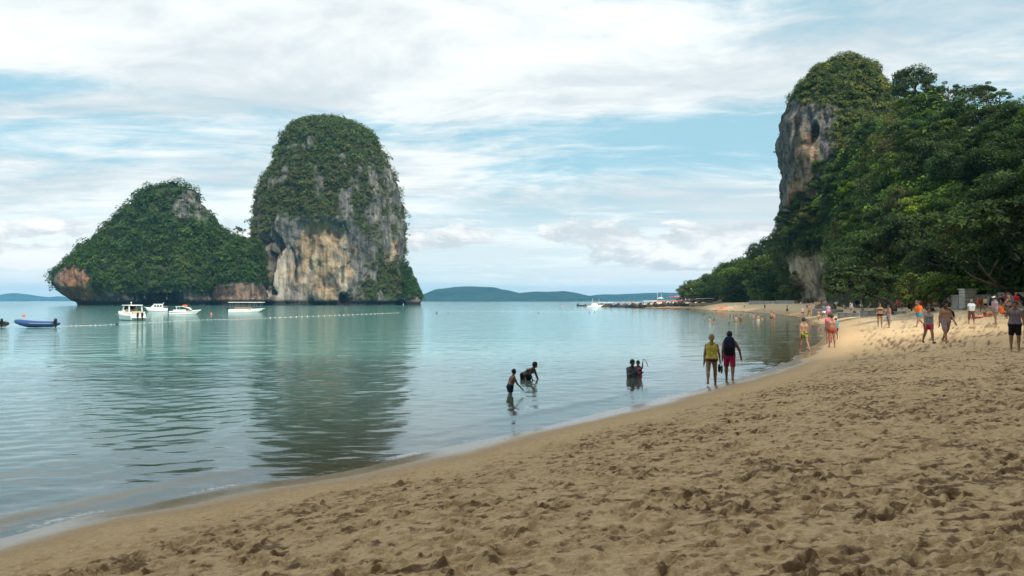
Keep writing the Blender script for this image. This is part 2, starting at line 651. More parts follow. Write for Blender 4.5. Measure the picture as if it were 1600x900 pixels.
def sand_material():
    m = bpy.data.materials.new('sand')
    m.use_nodes = True
    k = NT(m.node_tree)
    pos = k.n('ShaderNodeTexCoord').outputs['Object']
    d = k.attr('shore')
    big = k.noise(pos, 0.35, 5, 0.6, 0.3)
    mid = k.noise(pos, 4.2, 7, 0.68, 0.3)
    fine = k.noise(pos, 14, 5, 0.7)
    grain = k.noise(pos, 160, 2, 0.6)
    dry = k.ramp(k.math('ADD', k.math('MULTIPLY', fine, 0.5), k.math('MULTIPLY', grain, 0.5)),
                 [(0.34, (0.36, 0.225, 0.100)), (0.5, (0.63, 0.430, 0.225)), (0.64, (0.82, 0.615, 0.360))])
    # small dark spots: damp sand, with the shade of pits put into the colour
    damp_shade = k.step(k.math('ADD', k.math('MULTIPLY', mid, 0.75), k.math('MULTIPLY', big, 0.45)), 0.57, 0.70)
    damp_shade = k.step(k.math('ADD', k.math('MULTIPLY', k.attr('damp_shade_map'), 0.9), k.math('ADD', k.math('MULTIPLY', k.math('SUBTRACT', mid, 0.5), 0.7), k.math('ADD', k.math('MULTIPLY', k.math('SUBTRACT', fine, 0.5), 1.2), k.math('MULTIPLY', k.math('SUBTRACT', big, 0.5), 0.5)))), 0.25, 0.54)
    damp_shade = k.math('MULTIPLY', damp_shade, k.step(d, 0.8, 3.5))
    far = k.step(d, 60, 20)
    c = k.mix(k.math('MULTIPLY', damp_shade, k.step(d, 24, 9, 0.45, 0.86)), dry, (0.125, 0.062, 0.025))
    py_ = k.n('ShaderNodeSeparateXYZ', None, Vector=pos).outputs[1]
    c = k.mix(k.math('MULTIPLY', k.math('MULTIPLY', k.step(py_, 40, 95), k.step(d, 2.0, 5.0)), 0.65), c, (0.68, 0.55, 0.36))   # dry far sand, paler still: sunlit brightness put into its colour
    wet = k.step(k.math('ADD', d, k.math('MULTIPLY', k.math('SUBTRACT', big, 0.5), 1.6)), 2.2, 0.2)
    damp = k.step(k.math('ADD', d, k.math('MULTIPLY', k.math('SUBTRACT', big, 0.5), 2.5)), 5.5, 1.0)
    c = k.mix(k.math('MULTIPLY', damp, 0.35), c, (0.27, 0.175, 0.085))
    c = k.mix(k.math('MULTIPLY', wet, 0.65), c, (0.19, 0.130, 0.070))
    sea = k.step(d, -0.3, -3.5)
    c = k.mix(k.math('MULTIPLY', sea, 0.5), c, (0.17, 0.17, 0.09))
    h = k.math('ADD', k.math('MULTIPLY', fine, 0.7), k.math('ADD', k.math('MULTIPLY', mid, 0.9), k.math('MULTIPLY', grain, 0.12)))
    bp = k.n('ShaderNodeBump', None, Strength=k.step(d, 0.3, 4.0, 0.08, 1.0), Distance=0.06, Height=h)
    b = k.n('ShaderNodeBsdfPrincipled', None, Base_Color=c, Roughness=k.step(wet, 0.35, 1.0, 0.95, 0.16), Normal=bp)
    b.inputs['Specular IOR Level'].default_value = 0.35
    k.n('ShaderNodeOutputMaterial', None, Surface=b)
    return m


def build_beach():
    ang = np.concatenate([np.linspace(-R(32), R(32), 530), np.linspace(R(32), R(48), 64)[1:], np.linspace(R(48), 2 * math.pi - R(32), 62)[1:-1]])
    rad = np.concatenate([[0.3, 1.2, 2.2], np.geomspace(4.4, 40, 590), np.geomspace(40.3, 9000, 120)])
    X, Y, Rr, F = fan(ang, rad)
    d, _ = shore_dist(X, Y)
    Z = ground_base(d, Y)
    P = np.stack([X, Y, np.zeros_like(X)], -1)
    rough = sstep(d, 0.7 + 0.8 * fbm(P * 0.25, 2, seed=4), 3.6) * sstep(Rr, 260, 60)
    near = (d > 0) & (Rr < 260)
    Z = Z + np.where(near, rough * (sand_relief(X, Y) * 1.4 + 0.030 * fbm(P * 0.7, 3, seed=2)), 0)
    Z = Z + np.where(d > 0, sstep(d, 4, 12) * sstep(Rr, 400, 100) * 0.12 * fbm(P * 0.16, 3, seed=8), 0)
    V = np.stack([X, Y, Z], -1).reshape(-1, 3)
    damp_shade_map = sand_relief(X, Y, DAMP_SHADE_T) * np.clip(rough, 0, 1)
    # the opaque deep sea needs no fine bed: a coarse sheet takes over beyond 30 m from the shore
    keep = (d.ravel()[F] > -30).any(1)
    Fk = F[keep]
    used = np.unique(Fk)
    mp = np.full(len(V), -1)
    mp[used] = np.arange(len(used))
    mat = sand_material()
    me = mesh_np('beach', V[used], mp[Fk], {'shore': ('POINT', d.ravel()[used]), 'damp_shade_map': ('POINT', damp_shade_map.ravel()[used])}, True, mat)
    X2, Y2, R2, F2 = fan(np.linspace(0, 2 * math.pi, 121)[:-1], np.geomspace(12, 9500, 70))
    d2, _ = shore_dist(X2, Y2)
    Z2 = np.where(d2 < -20, ground_base(d2, Y2) - 0.4, -3.0)
    F2 = F2[(d2.ravel()[F2] < -14).any(1)]
    me2 = mesh_np('sea_bed', np.stack([X2, Y2, Z2], -1).reshape(-1, 3), F2, {'shore': ('POINT', d2.ravel()), 'damp_shade_map': ('POINT', np.zeros(d2.size))}, True, mat)
    link('sea_bed', me2, kind='structure')
    link('beach', me, kind='structure')


build_beach()


# ------------------------------------------------------------------ sea
def sea_material():
    m = bpy.data.materials.new('sea_water')
    m.use_nodes = True
    k = NT(m.node_tree)
    pos = k.n('ShaderNodeTexCoord').outputs['Object']
    depth = k.attr('depth')
    foam = k.attr('foam')
    silt = k.attr('silt')
    n1 = k.noise(k.mapping(pos, rot=(0, 0, R(-14)), scale=(0.55, 1.0, 1)), 2.2, 4, 0.55, 0.6)
    n2 = k.noise(k.mapping(pos, rot=(0, 0, R(20)), scale=(0.6, 1.0, 1)), 7.0, 3, 0.5, 0.3)
    n3 = k.noise(k.mapping(pos, rot=(0, 0, R(-6)), scale=(0.5, 1.0, 1)), 0.32, 4, 0.55, 0.4)
    h = k.math('ADD', k.math('MULTIPLY', n1, 0.030), k.math('ADD', k.math('MULTIPLY', n2, 0.007), k.math('MULTIPLY', n3, 0.20)))
    bp = k.n('ShaderNodeBump', None, Strength=k.step(depth, 0.15, 2.2, 0.25, 1.0), Distance=1.0, Height=h)
    body = k.ramp(k.step(depth, 0.0, 9.0, 0, 1, 'LINEAR'), [(0.0, (0.28, 0.275, 0.19)), (0.06, (0.20, 0.31, 0.24)), (0.2, (0.13, 0.32, 0.285)), (1.0, (0.056, 0.195, 0.200))])
    body = k.mix(silt, body, (0.26, 0.20, 0.11))
    turb = k.math('SUBTRACT', 1.0, k.math('POWER', 2.718, k.math('MULTIPLY', depth, -1.5)))
    turb = k.math('MAXIMUM', turb, k.math('MULTIPLY', silt, 0.8))
    dif = k.n('ShaderNodeBsdfDiffuse', None, Color=body)
    trn = k.n('ShaderNodeBsdfTransparent', None, Color=(0.93, 0.97, 0.95))
    inner = k.n('ShaderNodeMixShader', None, i0=turb, i1=trn.outputs[0], i2=dif.outputs[0])
    gl = k.n('ShaderNodeBsdfGlossy', None, Color=(0.86, 0.96, 1.0), Roughness=0.05, Normal=bp)
    fr = k.n('ShaderNodeFresnel', None, IOR=1.333, Normal=bp)
    s = k.n('ShaderNodeMixShader', None, i0=fr.outputs[0], i1=inner.outputs[0], i2=gl.outputs[0])
    fn = k.noise(pos, 9.0, 6, 0.7, 0.5)
    ff = k.step(k.math('ADD', foam, k.math('MULTIPLY', k.math('SUBTRACT', fn, 0.5), 1.3)), 0.42, 0.72)
    fd = k.n('ShaderNodeBsdfDiffuse', None, Color=(0.72, 0.72, 0.69))
    s2 = k.n('ShaderNodeMixShader', None, i0=k.math('MULTIPLY', ff, 0.75), i1=s.outputs[0], i2=fd.outputs[0])
    k.n('ShaderNodeOutputMaterial', None, Surface=s2)
    return m


def build_sea():
    ang = view_angles(420, 60)
    rad = np.concatenate([[0.5, 3, 6], np.geomspace(8.5, 150, 430), np.geomspace(152, 9000, 70)])
    X, Y, Rr, F = fan(ang, rad)
    d, run = shore_dist(X, Y)
    zg = ground_base(d, Y)
    r2 = np.random.default_rng(11)
    Z = np.zeros_like(X)
    da = np.gradient(np.concatenate([ang, []]))
    dA = np.minimum(np.abs(da), 1.0)[:, None] * Rr
    dR = np.gradient(rad)[None, :] * np.ones_like(X)
    sp = np.maximum(dA, dR)
    P = np.stack([X, Y, np.zeros_like(X)], -1)
    patch = 0.75 + 0.5 * fbm(P * np.array([0.05, 0.10, 1]), 3, seed=31)
    for i in range(72):
        lam = float(np.exp(r2.uniform(math.log(0.23), math.log(1.25))))
        th = r2.normal(R(20), R(44))              # the swell runs in towards the beach
        kx, ky = math.sin(th) * 2 * math.pi / lam, -math.cos(th) * 2 * math.pi / lam
        slope = 0.0120
        amp = slope * lam / (2 * math.pi) * 1.41
        w = sstep(lam / sp, 2.0, 4.0)
        Z += amp * w * np.sin(kx * X + ky * Y + r2.uniform(0, 6.28))
    shallow = sstep(-d, 0.2, 9.0)
    Z *= patch * (0.18 + 0.82 * shallow)
    # a small wave about to run out on the sand, and the thin sheet of the last one
    al = run * 1.0
    one = np.stack([al * 0.16, np.zeros_like(al), np.zeros_like(al)], -1)
    off = 1.25 + 0.75 * fbm(one, 3, seed=41)
    amp = np.clip(0.022 + 0.060 * fbm(one * 1.3 + 5, 2, seed=42), 0.004, 0.065) * sstep(Rr, 200, 60)
    q = (-d - off)
    crest = np.where(q > 0, np.exp(-(q / 0.55) ** 2), np.exp(-(q / 0.20) ** 2))
    Z += amp * crest * (0.8 + 0.5 * fbm(P * 1.3, 3, seed=47))
    Z += 0.022 * fbm(one * 2.0 + 9, 3, seed=43) * sstep(-d, 3, 0)
    off2 = off + 3.4 + 1.2 * fbm(one * 0.8 + 2, 2, seed=44)
    q2 = -d - off2
    Z += 0.014 * np.where(q2 > 0, np.exp(-(q2 / 1.1) ** 2), np.exp(-(q2 / 0.6) ** 2)) * sstep(Rr, 120, 30)
    depth = np.maximum(Z - zg, 0)
    patchy = sstep(fbm(P * 1.1, 3, seed=46), -0.35, 0.35)
    foam = 0.62 * np.exp(-((depth - 0.012) / 0.016) ** 2) * (0.35 + 0.65 * patchy) + 0.62 * np.exp(-((q + 0.13) / 0.07) ** 2) * sstep(amp, 0.03, 0.06) * patchy
    foam *= (d > -6) * sstep(Rr, 220, 90)
    silt = np.clip(0.9 * np.exp(-((q + 0.1) / 0.30) ** 2) * sstep(amp, 0.01, 0.05), 0, 1) * sstep(-d, 8, 4)
    V = np.stack([X, Y, Z], -1).reshape(-1, 3)
    keep = (zg.ravel() < 0.30)[F].any(1)
    F = F[keep]
    used = np.unique(F)
    mp = np.full(len(V), -1)
    mp[used] = np.arange(len(used))
    me = mesh_np('sea', V[used], mp[F], {'depth': ('POINT', depth.ravel()[used]), 'foam': ('POINT', foam.ravel()[used]), 'silt': ('POINT', silt.ravel()[used])}, True, sea_material())
    link('sea', me, kind='structure')


build_sea()


# ------------------------------------------------------------------ leaves, crowns, scattered bushes
def leaf_quads(C, N, size, tint, jitter=0.5, r2=rng):
    """one folded diamond leaf at every C, facing roughly N"""
    n = len(C)
    N = N + r2.normal(0, jitter, (n, 3))
    N /= np.linalg.norm(N, axis=1)[:, None] + 1e-9
    t = r2.normal(0, 1, (n, 3))
    a = np.cross(N, t)
    a /= np.linalg.norm(a, axis=1)[:, None] + 1e-9
    b = np.cross(N, a)
    s = size * r2.uniform(0.6, 1.25, n)
    s = s[:, None]
    V = np.stack([C - a * s * 0.62, C - b * s * 0.34 + N * s * 0.10, C + a * s * 0.62 - N * s * 0.16, C + b * s * 0.34 + N * s * 0.10], 1).reshape(-1, 3)
    F = np.arange(4 * n).reshape(n, 4)
    return V, F, np.clip(tint, 0, 1)


def crown_mesh(name, rx, ry, rz, nclump, per, size, mat, seed, flat=0.55, droop=0.0, inner=0.55):
    r2 = np.random.default_rng(seed)
    ph = r2.uniform(0, 2 * math.pi, nclump)
    zz = r2.uniform(-0.55, 1.0, nclump)
    rr = np.sqrt(np.clip(1 - zz * zz, 0, 1))
    rad = r2.uniform(inner, 1.08, nclump) ** 0.7
    wob = 1 + 0.22 * np.sin(ph * 2 + seed) + 0.15 * np.sin(ph * 3 + 2.1 * seed)
    cc = np.stack([rx * rr * np.cos(ph) * rad * wob, ry * rr * np.sin(ph) * rad * wob, rz * zz * rad], 1)
    ck = r2.uniform(0.75, 1.35, nclump) * 0.30 * (rx + ry + rz) / 3
    ct = r2.normal(0.5, 0.16, nclump)
    Cs, Ns, Ts = [], [], []
    for i in range(nclump):
        g = r2.normal(0, 1, (per, 3))
        g /= np.linalg.norm(g, axis=1)[:, None]
        g *= (r2.uniform(0.25, 1, (per, 1))) ** 0.5
        g[:, 2] *= flat
        p = cc[i] + g * ck[i]
        p[:, 2] -= droop * (g[:, 0] ** 2 + g[:, 1] ** 2) * ck[i]
        out = cc[i] / (np.linalg.norm(cc[i]) + 1e-6)
        Cs.append(p)
        Ns.append(out * 0.45 + np.array([0, 0, 0.8]) + g * 0.45)
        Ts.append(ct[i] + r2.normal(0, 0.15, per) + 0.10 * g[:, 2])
    V, F, t = leaf_quads(np.vstack(Cs), np.vstack(Ns), size, np.concatenate(Ts), 0.45, r2)
    return mesh_np(name, V, F, {'tint': ('FACE', t)}, False, mat), cc


def trunk_mesh(name, height, r0, targets, seed, lean=0.0):
    r2 = random.Random(seed)
    mb = MB()
    pts, rad = [], []
    for i in range(7):
        t = i / 6
        pts.append((lean * t * t + r2.uniform(-.1, .1) * r0 * 2 * t, r2.uniform(-.1, .1) * r0 * 2 * t, -0.6 + (height + 0.6) * t))
        rad.append(r0 * (1.25 - 0.25 * min(1, t * 4)) * (1 - 0.62 * t))
    mb.tube(pts, rad, 8)
    for (tx, ty, tz) in targets:
        s = r2.uniform(0.5, 0.95)
        b = Vector((lean * s * s, 0, height * s))
        e = Vector((tx + lean, ty, tz))
        mid = b.lerp(e, 0.5) + Vector((r2.uniform(-.3, .3), r2.uniform(-.3, .3), -0.12 * (e - b).length * 0.4))
        mb.tube([b, b.lerp(mid, .5), mid, mid.lerp(e, .6), e], [r0 * .42, r0 * .34, r0 * .27, r0 * .17, r0 * .07], 5)
    return mb.mesh(name, BARK)


def bush_template(n, seed):
    r2 = np.random.default_rng(seed)
    g = r2.normal(0, 1, (n, 3))
    g /= np.linalg.norm(g, axis=1)[:, None]
    g[:, 2] = np.abs(g[:, 2]) * 1.0 - 0.25
    g *= r2.uniform(0.55, 1.0, (n, 1))
    N = g * 0.7 + np.array([0, 0, 0.7])
    return g, N


def scatter(name, P, N, S, leaf_n, leaf_size, mat, parent, seed, tint=None):
    """bushes at points P with normals N and radii S joined into ONE part (nobody could count them)"""
    r2 = np.random.default_rng(seed)
    temps = [bush_template(leaf_n, seed * 9 + i) for i in range(6)]
    Cs, Ns, Ts, Zs = [], [], [], []
    pick = r2.integers(0, 6, len(P))
    tb = r2.normal(0.5, 0.2, len(P)) if tint is None else tint
    for i in range(6):
        m = np.where(pick == i)[0]
        if not len(m):
            continue
        g, n0 = temps[i]
        a = r2.uniform(0, 2 * math.pi, len(m))
        ca, sa = np.cos(a)[:, None], np.sin(a)[:, None]
        gx = g[None, :, 0] * ca - g[None, :, 1] * sa
        gy = g[None, :, 0] * sa + g[None, :, 1] * ca
        gz = np.broadcast_to(g[None, :, 2], gx.shape)
        Q = np.stack([gx, gy, gz], -1) * S[m][:, None, None] + P[m][:, None, :] + N[m][:, None, :] * (S[m] * 0.35)[:, None, None]
        nn = np.stack([n0[None, :, 0] * ca - n0[None, :, 1] * sa, n0[None, :, 0] * sa + n0[None, :, 1] * ca, np.broadcast_to(n0[None, :, 2], gx.shape)], -1) + 0.4 * N[m][:, None, :]
        Cs.append(Q.reshape(-1, 3))
        Ns.append(nn.reshape(-1, 3))
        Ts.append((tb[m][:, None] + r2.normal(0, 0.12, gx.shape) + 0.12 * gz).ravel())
        Zs.append(np.broadcast_to((leaf_size * (0.6 + 0.4 * S[m] / S.mean()))[:, None], gx.shape).ravel())
    V, F, t = leaf_quads(np.vstack(Cs), np.vstack(Ns), np.concatenate(Zs), np.concatenate(Ts), 0.4, r2)
    o = link(name, mesh_np(name, V, F, {'tint': ('FACE', t)}, False, mat), parent)
    o['kind'] = 'stuff'
    return o


# ------------------------------------------------------------------ limestone towers
def karst(name, Y0, left, right, depth, mat, parent, shape=None, n_th=320, n_z=190, zmin=-2.5, amp=1.0, flute=1.0, seed=1, power=2.4, yshift=0.0):
    """a rock built level by level: left / right are outlines [(row, col)], Y0 the distance of its axis"""
    lz = np.array([at(c, r_, Y0) for r_, c in left])
    rz = np.array([at(c, r_, Y0) for r_, c in right])
    ztop = max(lz[:, 2].max(), rz[:, 2].max())
    t = np.linspace(0, 1, n_z)
    zs = zmin + (ztop - zmin) * (1 - (1 - t) ** 1.35)
    o1, o2 = np.argsort(lz[:, 2]), np.argsort(rz[:, 2])
    xl = np.interp(zs, lz[o1, 2], lz[o1, 0])
    xr = np.interp(zs, rz[o2, 2], rz[o2, 0])
    cx_, hw = (xl + xr) / 2, np.maximum((xr - xl) / 2, 0.02)
    th = np.linspace(0, 2 * math.pi, n_th, endpoint=False)
    ct, st = np.cos(th), np.sin(th)
    sc_ = (np.abs(ct) ** power + np.abs(st) ** power) ** (-1 / power)
    TH, ZZ = np.meshgrid(th, zs, indexing='ij')
    r_ = hw[None, :]
    dr = depth if np.isscalar(depth) else np.interp(zs, depth[0], depth[1])[None, :]
    ux, uy = (ct * sc_)[:, None], (st * sc_)[:, None]
    X = cx_[None, :] + r_ * ux
    Yc = Y0 + yshift + r_ * dr * uy
    P = np.stack([X, Yc, ZZ], -1)
    size = hw.max()
    s = size / 40.0
    taper = np.clip(hw / (0.25 * size), 0, 1)[None, :]
    D = amp * s * taper * (4.2 * fbm(P / (24 * s), 4, 0.5, seed) + 1.5 * fbm(P / (6 * s), 3, 0.55, seed + 3))
    D -= 1.1 * flute * s * taper * np.clip(0.22 - np.abs(fbm(P / np.array([11 * s, 11 * s, 30 * s]), 3, 0.55, seed + 13)), 0, 1) * 9
    D += flute * s * taper * 2.0 * fbm(P / np.array([4.2 * s, 4.2 * s, 34 * s]), 3, 0.6, seed + 7)
    pxx, pyy = to_px(P)
    front = sstep(-uy, 0.05, 0.5) * np.ones_like(X)
    at_ = {'ochre': np.zeros_like(X), 'rust': np.zeros_like(X), 'soil': np.zeros_like(X), 'stain_shade': np.zeros_like(X), 'veg': np.ones_like(X), 'pale': np.zeros_like(X)}
    if shape:
        D = shape(P, pxx, pyy, front, D, at_, TH)
    nrm = np.stack([ux * np.ones_like(X), uy * np.ones_like(X), 0 * X], -1)
    nrm /= np.linalg.norm(nrm, axis=-1)[..., None]
    V = P + nrm * D[..., None]
    V[..., 2] += taper * s * 0.8 * fbm(P / (5 * s) + 50, 3, 0.5, seed + 9) * sstep(ZZ, zmin + 3, zmin + 8)
    na, nz = X.shape
    idx = np.arange(na * nz).reshape(na, nz)
    i2 = np.roll(idx, -1, 0)
    F = np.stack([idx[:, :-1], i2[:, :-1], i2[:, 1:], idx[:, 1:]], -1).reshape(-1, 4)
    V = V.reshape(-1, 3)
    me = mesh_np(name, V, F, {k_: ('POINT', v.ravel()) for k_, v in at_.items() if k_ != 'veg'}, True, mat)
    o = link(name, me, parent)
    # face samples for planting
    A = V[F]
    c = A.mean(1)
    n_ = np.cross(A[:, 2] - A[:, 0], A[:, 3] - A[:, 1])
    ar = np.linalg.norm(n_, axis=1) + 1e-9
    n_ /= ar[:, None]
    veg = at_['veg'].ravel()[F].mean(1)
    return o, c, n_, ar * 0.5, veg


def plant(c, n, area, veg, count, seed, front_only=True):
    r2 = np.random.default_rng(seed)
    w = area * np.clip(veg, 0, 1)
    if front_only:
        vd = -(c - np.array([0, 0, CAMZ]))
        vd /= np.linalg.norm(vd, axis=1)[:, None]
        w = w * sstep((n * vd).sum(1), -0.45, 0.0)
    w /= w.sum()
    i = r2.choice(len(c), count, p=w)
    return c[i], n[i]


def blob(px, py, cx_, cy_, rx, ry, soft=0.35):
    q = np.sqrt(((px - cx_) / rx) ** 2 + ((py - cy_) / ry) ** 2)
    return sstep(q, 1 + soft, 1 - soft)


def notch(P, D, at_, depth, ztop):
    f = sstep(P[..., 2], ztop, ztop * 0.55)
    at_['stain_shade'] = np.maximum(at_['stain_shade'], f * 0.9)  # undercut darkened in colour too, painting in its shade
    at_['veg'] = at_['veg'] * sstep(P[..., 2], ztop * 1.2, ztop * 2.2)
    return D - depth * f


def shape_tower(P, px, py, front, D, A, TH):
    n1 = fbm(P / 16, 4, 0.55, 77)
    n2 = fbm(P / np.array([3.0, 3.0, 26.0]), 3, 0.6, 78)
    # big hollow low on the seaward face with a ragged brow
    brow = 338 + 16 * n1 + 10 * n2
    hol = blob(px, py, 500, 420, 74, 78, 0.25) * sstep(py, brow, brow + 12) * front
    D = D - 10.0 * hol
    cavl = blob(px, py, 418, 412, 24, 44, 0.3) * front
    D = D - 9.0 * cavl * sstep(n2, -0.35, 0.10) + 2.2 * cavl * sstep(n2, 0.0, -0.4)
    hole = blob(px, py, 543, 467, 10, 9, 0.25) * front
    D = D - 7 * hole
    D = D + hol * (3.2 * fbm(P / 13, 4, 0.55, 79) - 2.0 * np.abs(fbm(P / np.array([7, 7, 12]), 3, 0.55, 80)) + 1.2 * n2)
    A['pale'] = np.clip(blob(px, py, 541, 425, 7, 50, 0.4) * 0.8 + 0.5 * blob(px, py, 420, 420, 34, 52, 0.3) * sstep(n2, 0.05, -0.3) + 0.35 * blob(px + 0.5 * (py - 420), py, 478, 430, 12, 45, 0.5), 0, 1) * front
    A['ochre'] = np.clip(0.62 * blob(px, py, 505, 410, 62, 66, 0.3) * front + 0.45 * blob(px, py, 490, 375, 32, 30) * front + 0.35 * blob(px, py, 420, 440, 35, 34) * front + 0.5 * blob(px, py, 615, 410, 16, 50) * front, 0, 1)
    A['rust'] = 0.3 * blob(px, py, 485, 375, 22, 22) * front + 0.5 * blob(px, py, 622, 405, 9, 32) * front + 0.2 * blob(px, py, 520, 440, 40, 20) * front
    A['stain_shade'] = np.clip(0.9 * blob(px, py, 417, 408, 22, 42) * sstep(n2, -0.35, 0.1) * front + 0.95 * hole + 0.6 * hol * sstep(n2, 0.15, 0.5) + 0.5 * blob(px, py, 425, 425, 34, 45) * sstep(n2, 0.05, 0.35) * front, 0, 1)  # cave and hole shade painted dark, beside the real dark streaks
    bare = np.clip(blob(px, py, 500, 405, 84, 74, 0.15) * sstep(py, brow - 6, brow + 6) + blob(px, py, 425, 420, 40, 58, 0.2), 0, 1) * front
    rocky = sstep(fbm(P / np.array([8, 8, 20]), 4, 0.6, 81), -0.14, 0.24) * 0.84
    A['veg'] = np.clip((1 - bare) * (1 - rocky * sstep(P[..., 2], 116, 100)), 0.0, 1) * (1 - 0.55 * blob(px, py, 610, 330, 40, 90))
    A['soil'] = np.clip(A['veg'] * 0.80 + 0.22 * (1 - bare), 0, 1)
    return notch(P, D, A, 3.0, 3.2)


def shape_hump(P, px, py, front, D, A, TH):
    n1 = fbm(P / 14, 4, 0.55, 87)
    face = blob(px, py, 112, 440, 34, 30, 0.4) * sstep(py, 408 + 14 * n1, 420 + 14 * n1)
    base = sstep(py, 448 + 5 * n1, 456 + 5 * n1) * 0.9
    A['rust'] = np.clip(face * 0.62 + base * 0.42, 0, 1)
    A['ochre'] = base * 0.2 + face * 0.45
    grey = blob(px, py, 300, 322, 34, 30) * sstep(n1, -0.3, 0.2)
    A['veg'] = np.clip(1 - face - base - 0.75 * grey, 0, 1)
    A['soil'] = A['veg']
    cave = sstep(px, 206, 216) * sstep(px, 290, 280) * sstep(py, 453, 457) * front
    A['stain_shade'] = np.clip(cave * 0.9 + base * 0.75 * sstep(n1, -0.1, 0.4), 0, 1)  # cave band painted dark as shade; mottled stain along the base
    D = D - 5 * cave
    D = D - 2.5 * base * front
    return notch(P, D, A, 3.4, 3.4)


def shape_saddle(P, px, py, front, D, A, TH):
    n1 = fbm(P / 10, 4, 0.55, 97)
    base = sstep(py, 436 + 9 * n1, 448 + 9 * n1)
    A['rust'] = base * 0.5
    A['ochre'] = base * 0.35
    A['stain_shade'] = base * 0.8 * sstep(n1, 0.0, 0.35)
    A['veg'] = np.clip(1 - base, 0, 1)
    A['soil'] = A['veg']
    return notch(P, D, A, 2.6, 3.4)


def shape_outcrop(P, px, py, front, D, A, TH):
    A['veg'] = sstep(py, 470, 460) * 0.85
    A['soil'] = A['veg'] * 0.9
    A['rust'] = 0.5 * blob(px, py, 652, 471, 8, 5)
    return notch(P, D, A, 1.2, 2.2)


HUMP = {}


def build_islands():
    base = at(515, 477, 590)
    t = empty('rock_tower_island', (base[0], 590, 0), 0, 'tall dome shaped limestone island with an ochre hollow in its cliff', 'island')
    L = [(477, 399), (450, 396), (420, 394), (390, 395), (350, 399), (320, 406), (290, 415), (260, 427), (240, 434), (220, 443), (206, 453), (196, 466), (190, 482), (187, 500), (186, 512)]
    Rr = [(477, 636), (450, 634), (420, 632), (390, 632), (350, 629), (320, 625), (290, 619), (260, 609), (240, 602), (220, 590), (206, 577), (196, 558), (190, 541), (187, 524), (186, 513)]
    o, c, n, a, v = karst('rock', 590, L, Rr, 0.8, ROCK, None, shape_tower, 340, 220, amp=0.95, flute=1.0, seed=5)
    reparent(o, t)
    Lo = [(477, 628), (450, 628), (430, 628), (415, 629), (409, 634)]
    Ro = [(477, 660), (465, 658), (450, 652), (436, 647), (424, 641), (413, 636), (409, 635)]
    o2, c2, n2, a2, v2 = karst('outcrop', 582, Lo, Ro, 1.2, ROCK, None, shape_outcrop, 90, 60, amp=0.9, seed=6)
    reparent(o2, t)
    P, N = plant(c, n, a, v ** 1.2, 3300, 21)
    r2 = np.random.default_rng(5)
    S = r2.lognormal(0, 0.45, len(P)) * 1.15
    ppx, ppy = to_px(P)
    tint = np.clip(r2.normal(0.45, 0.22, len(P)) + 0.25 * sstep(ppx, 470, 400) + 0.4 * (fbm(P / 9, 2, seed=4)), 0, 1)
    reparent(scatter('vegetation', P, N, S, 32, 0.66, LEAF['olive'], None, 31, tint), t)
    top = sstep(c[:, 2], 82, 108)
    P, N = plant(c, n, a, np.clip(v, 0, 1) * (0.25 + top), 1350, 22)
    S = r2.lognormal(0, 0.35, len(P)) * 1.9
    reparent(scatter('bushes', P, N, S, 50, 0.68, LEAF['mid'], None, 32, np.clip(r2.normal(.36, .22, len(P)), 0, 1)), t)
    P, N = plant(c2, n2, a2, v2, 260, 23)
    reparent(scatter('shrubs', P, N, np.full(len(P), 1.6), 26, 0.9, LEAF['dark'], None, 33), t)

    base = at(240, 477, 560)
    t = empty('wooded_island', (base[0], 560, 0), 0, 'low green wooded island with rust red rock at its left end', 'island')
    L = [(477, 112), (468, 110), (462, 98), (452, 88), (440, 84), (430, 84), (420, 92), (405, 108), (392, 126), (378, 146), (362, 164), (345, 176), (332, 189), (318, 202), (307, 212), (298, 222), (293, 236), (291, 262)]
    Rr = [(477, 372), (450, 372), (420, 366), (400, 358), (375, 349), (360, 344), (340, 335), (326, 324), (315, 318), (305, 312), (297, 302), (292, 284), (291, 263)]
    o, c, n, a, v = karst('rock', 560, L, Rr, 0.62, ROCK, None, shape_hump, 330, 150, amp=0.95, flute=0.7, seed=8, power=2.1)
    reparent(o, t)
    Ls = [(477, 330), (440, 330), (400, 335), (386, 342), (377, 352), (372, 368)]
    Rs = [(477, 415), (440, 415), (400, 412), (386, 408), (377, 398), (372, 370)]
    o2, c2, n2, a2, v2 = karst('saddle', 556, Ls, Rs, 1.1, ROCK, None, shape_saddle, 160, 90, amp=0.7, flute=0.5, seed=9)
    reparent(o2, t)
    ca, na_, aa, va = np.vstack([c, c2]), np.vstack([n, n2]), np.concatenate([a, a2]), np.concatenate([v, v2])
    HUMP['c'], HUMP['n'], HUMP['a'], HUMP['v'] = ca, na_, aa, va
    P, N = plant(ca, na_, aa, va, 1050, 24)
    S = r2.lognormal(0, 0.45, len(P)) * 2.2
    reparent(scatter('treetops', P, N, S, 56, 0.85, LEAF['dark'], None, 34, np.clip(r2.normal(.42, .3, len(P)), 0, 1)), t)
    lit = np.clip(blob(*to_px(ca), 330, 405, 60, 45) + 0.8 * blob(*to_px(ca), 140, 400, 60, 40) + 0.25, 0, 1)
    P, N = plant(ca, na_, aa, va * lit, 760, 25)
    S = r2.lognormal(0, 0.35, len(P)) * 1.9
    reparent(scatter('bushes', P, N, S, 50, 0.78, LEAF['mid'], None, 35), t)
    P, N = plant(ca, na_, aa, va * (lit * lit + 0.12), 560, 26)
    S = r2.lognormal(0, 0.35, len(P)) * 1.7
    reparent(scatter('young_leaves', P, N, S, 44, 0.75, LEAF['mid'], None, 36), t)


def reparent(o, t):
    """attach under t, keeping world position (t is only translated and turned about z)"""
    M = Matrix.Translation(t.location) @ t.rotation_euler.to_matrix().to_4x4()
    o.data.transform(M.inverted())
    o.parent = t


build_islands()


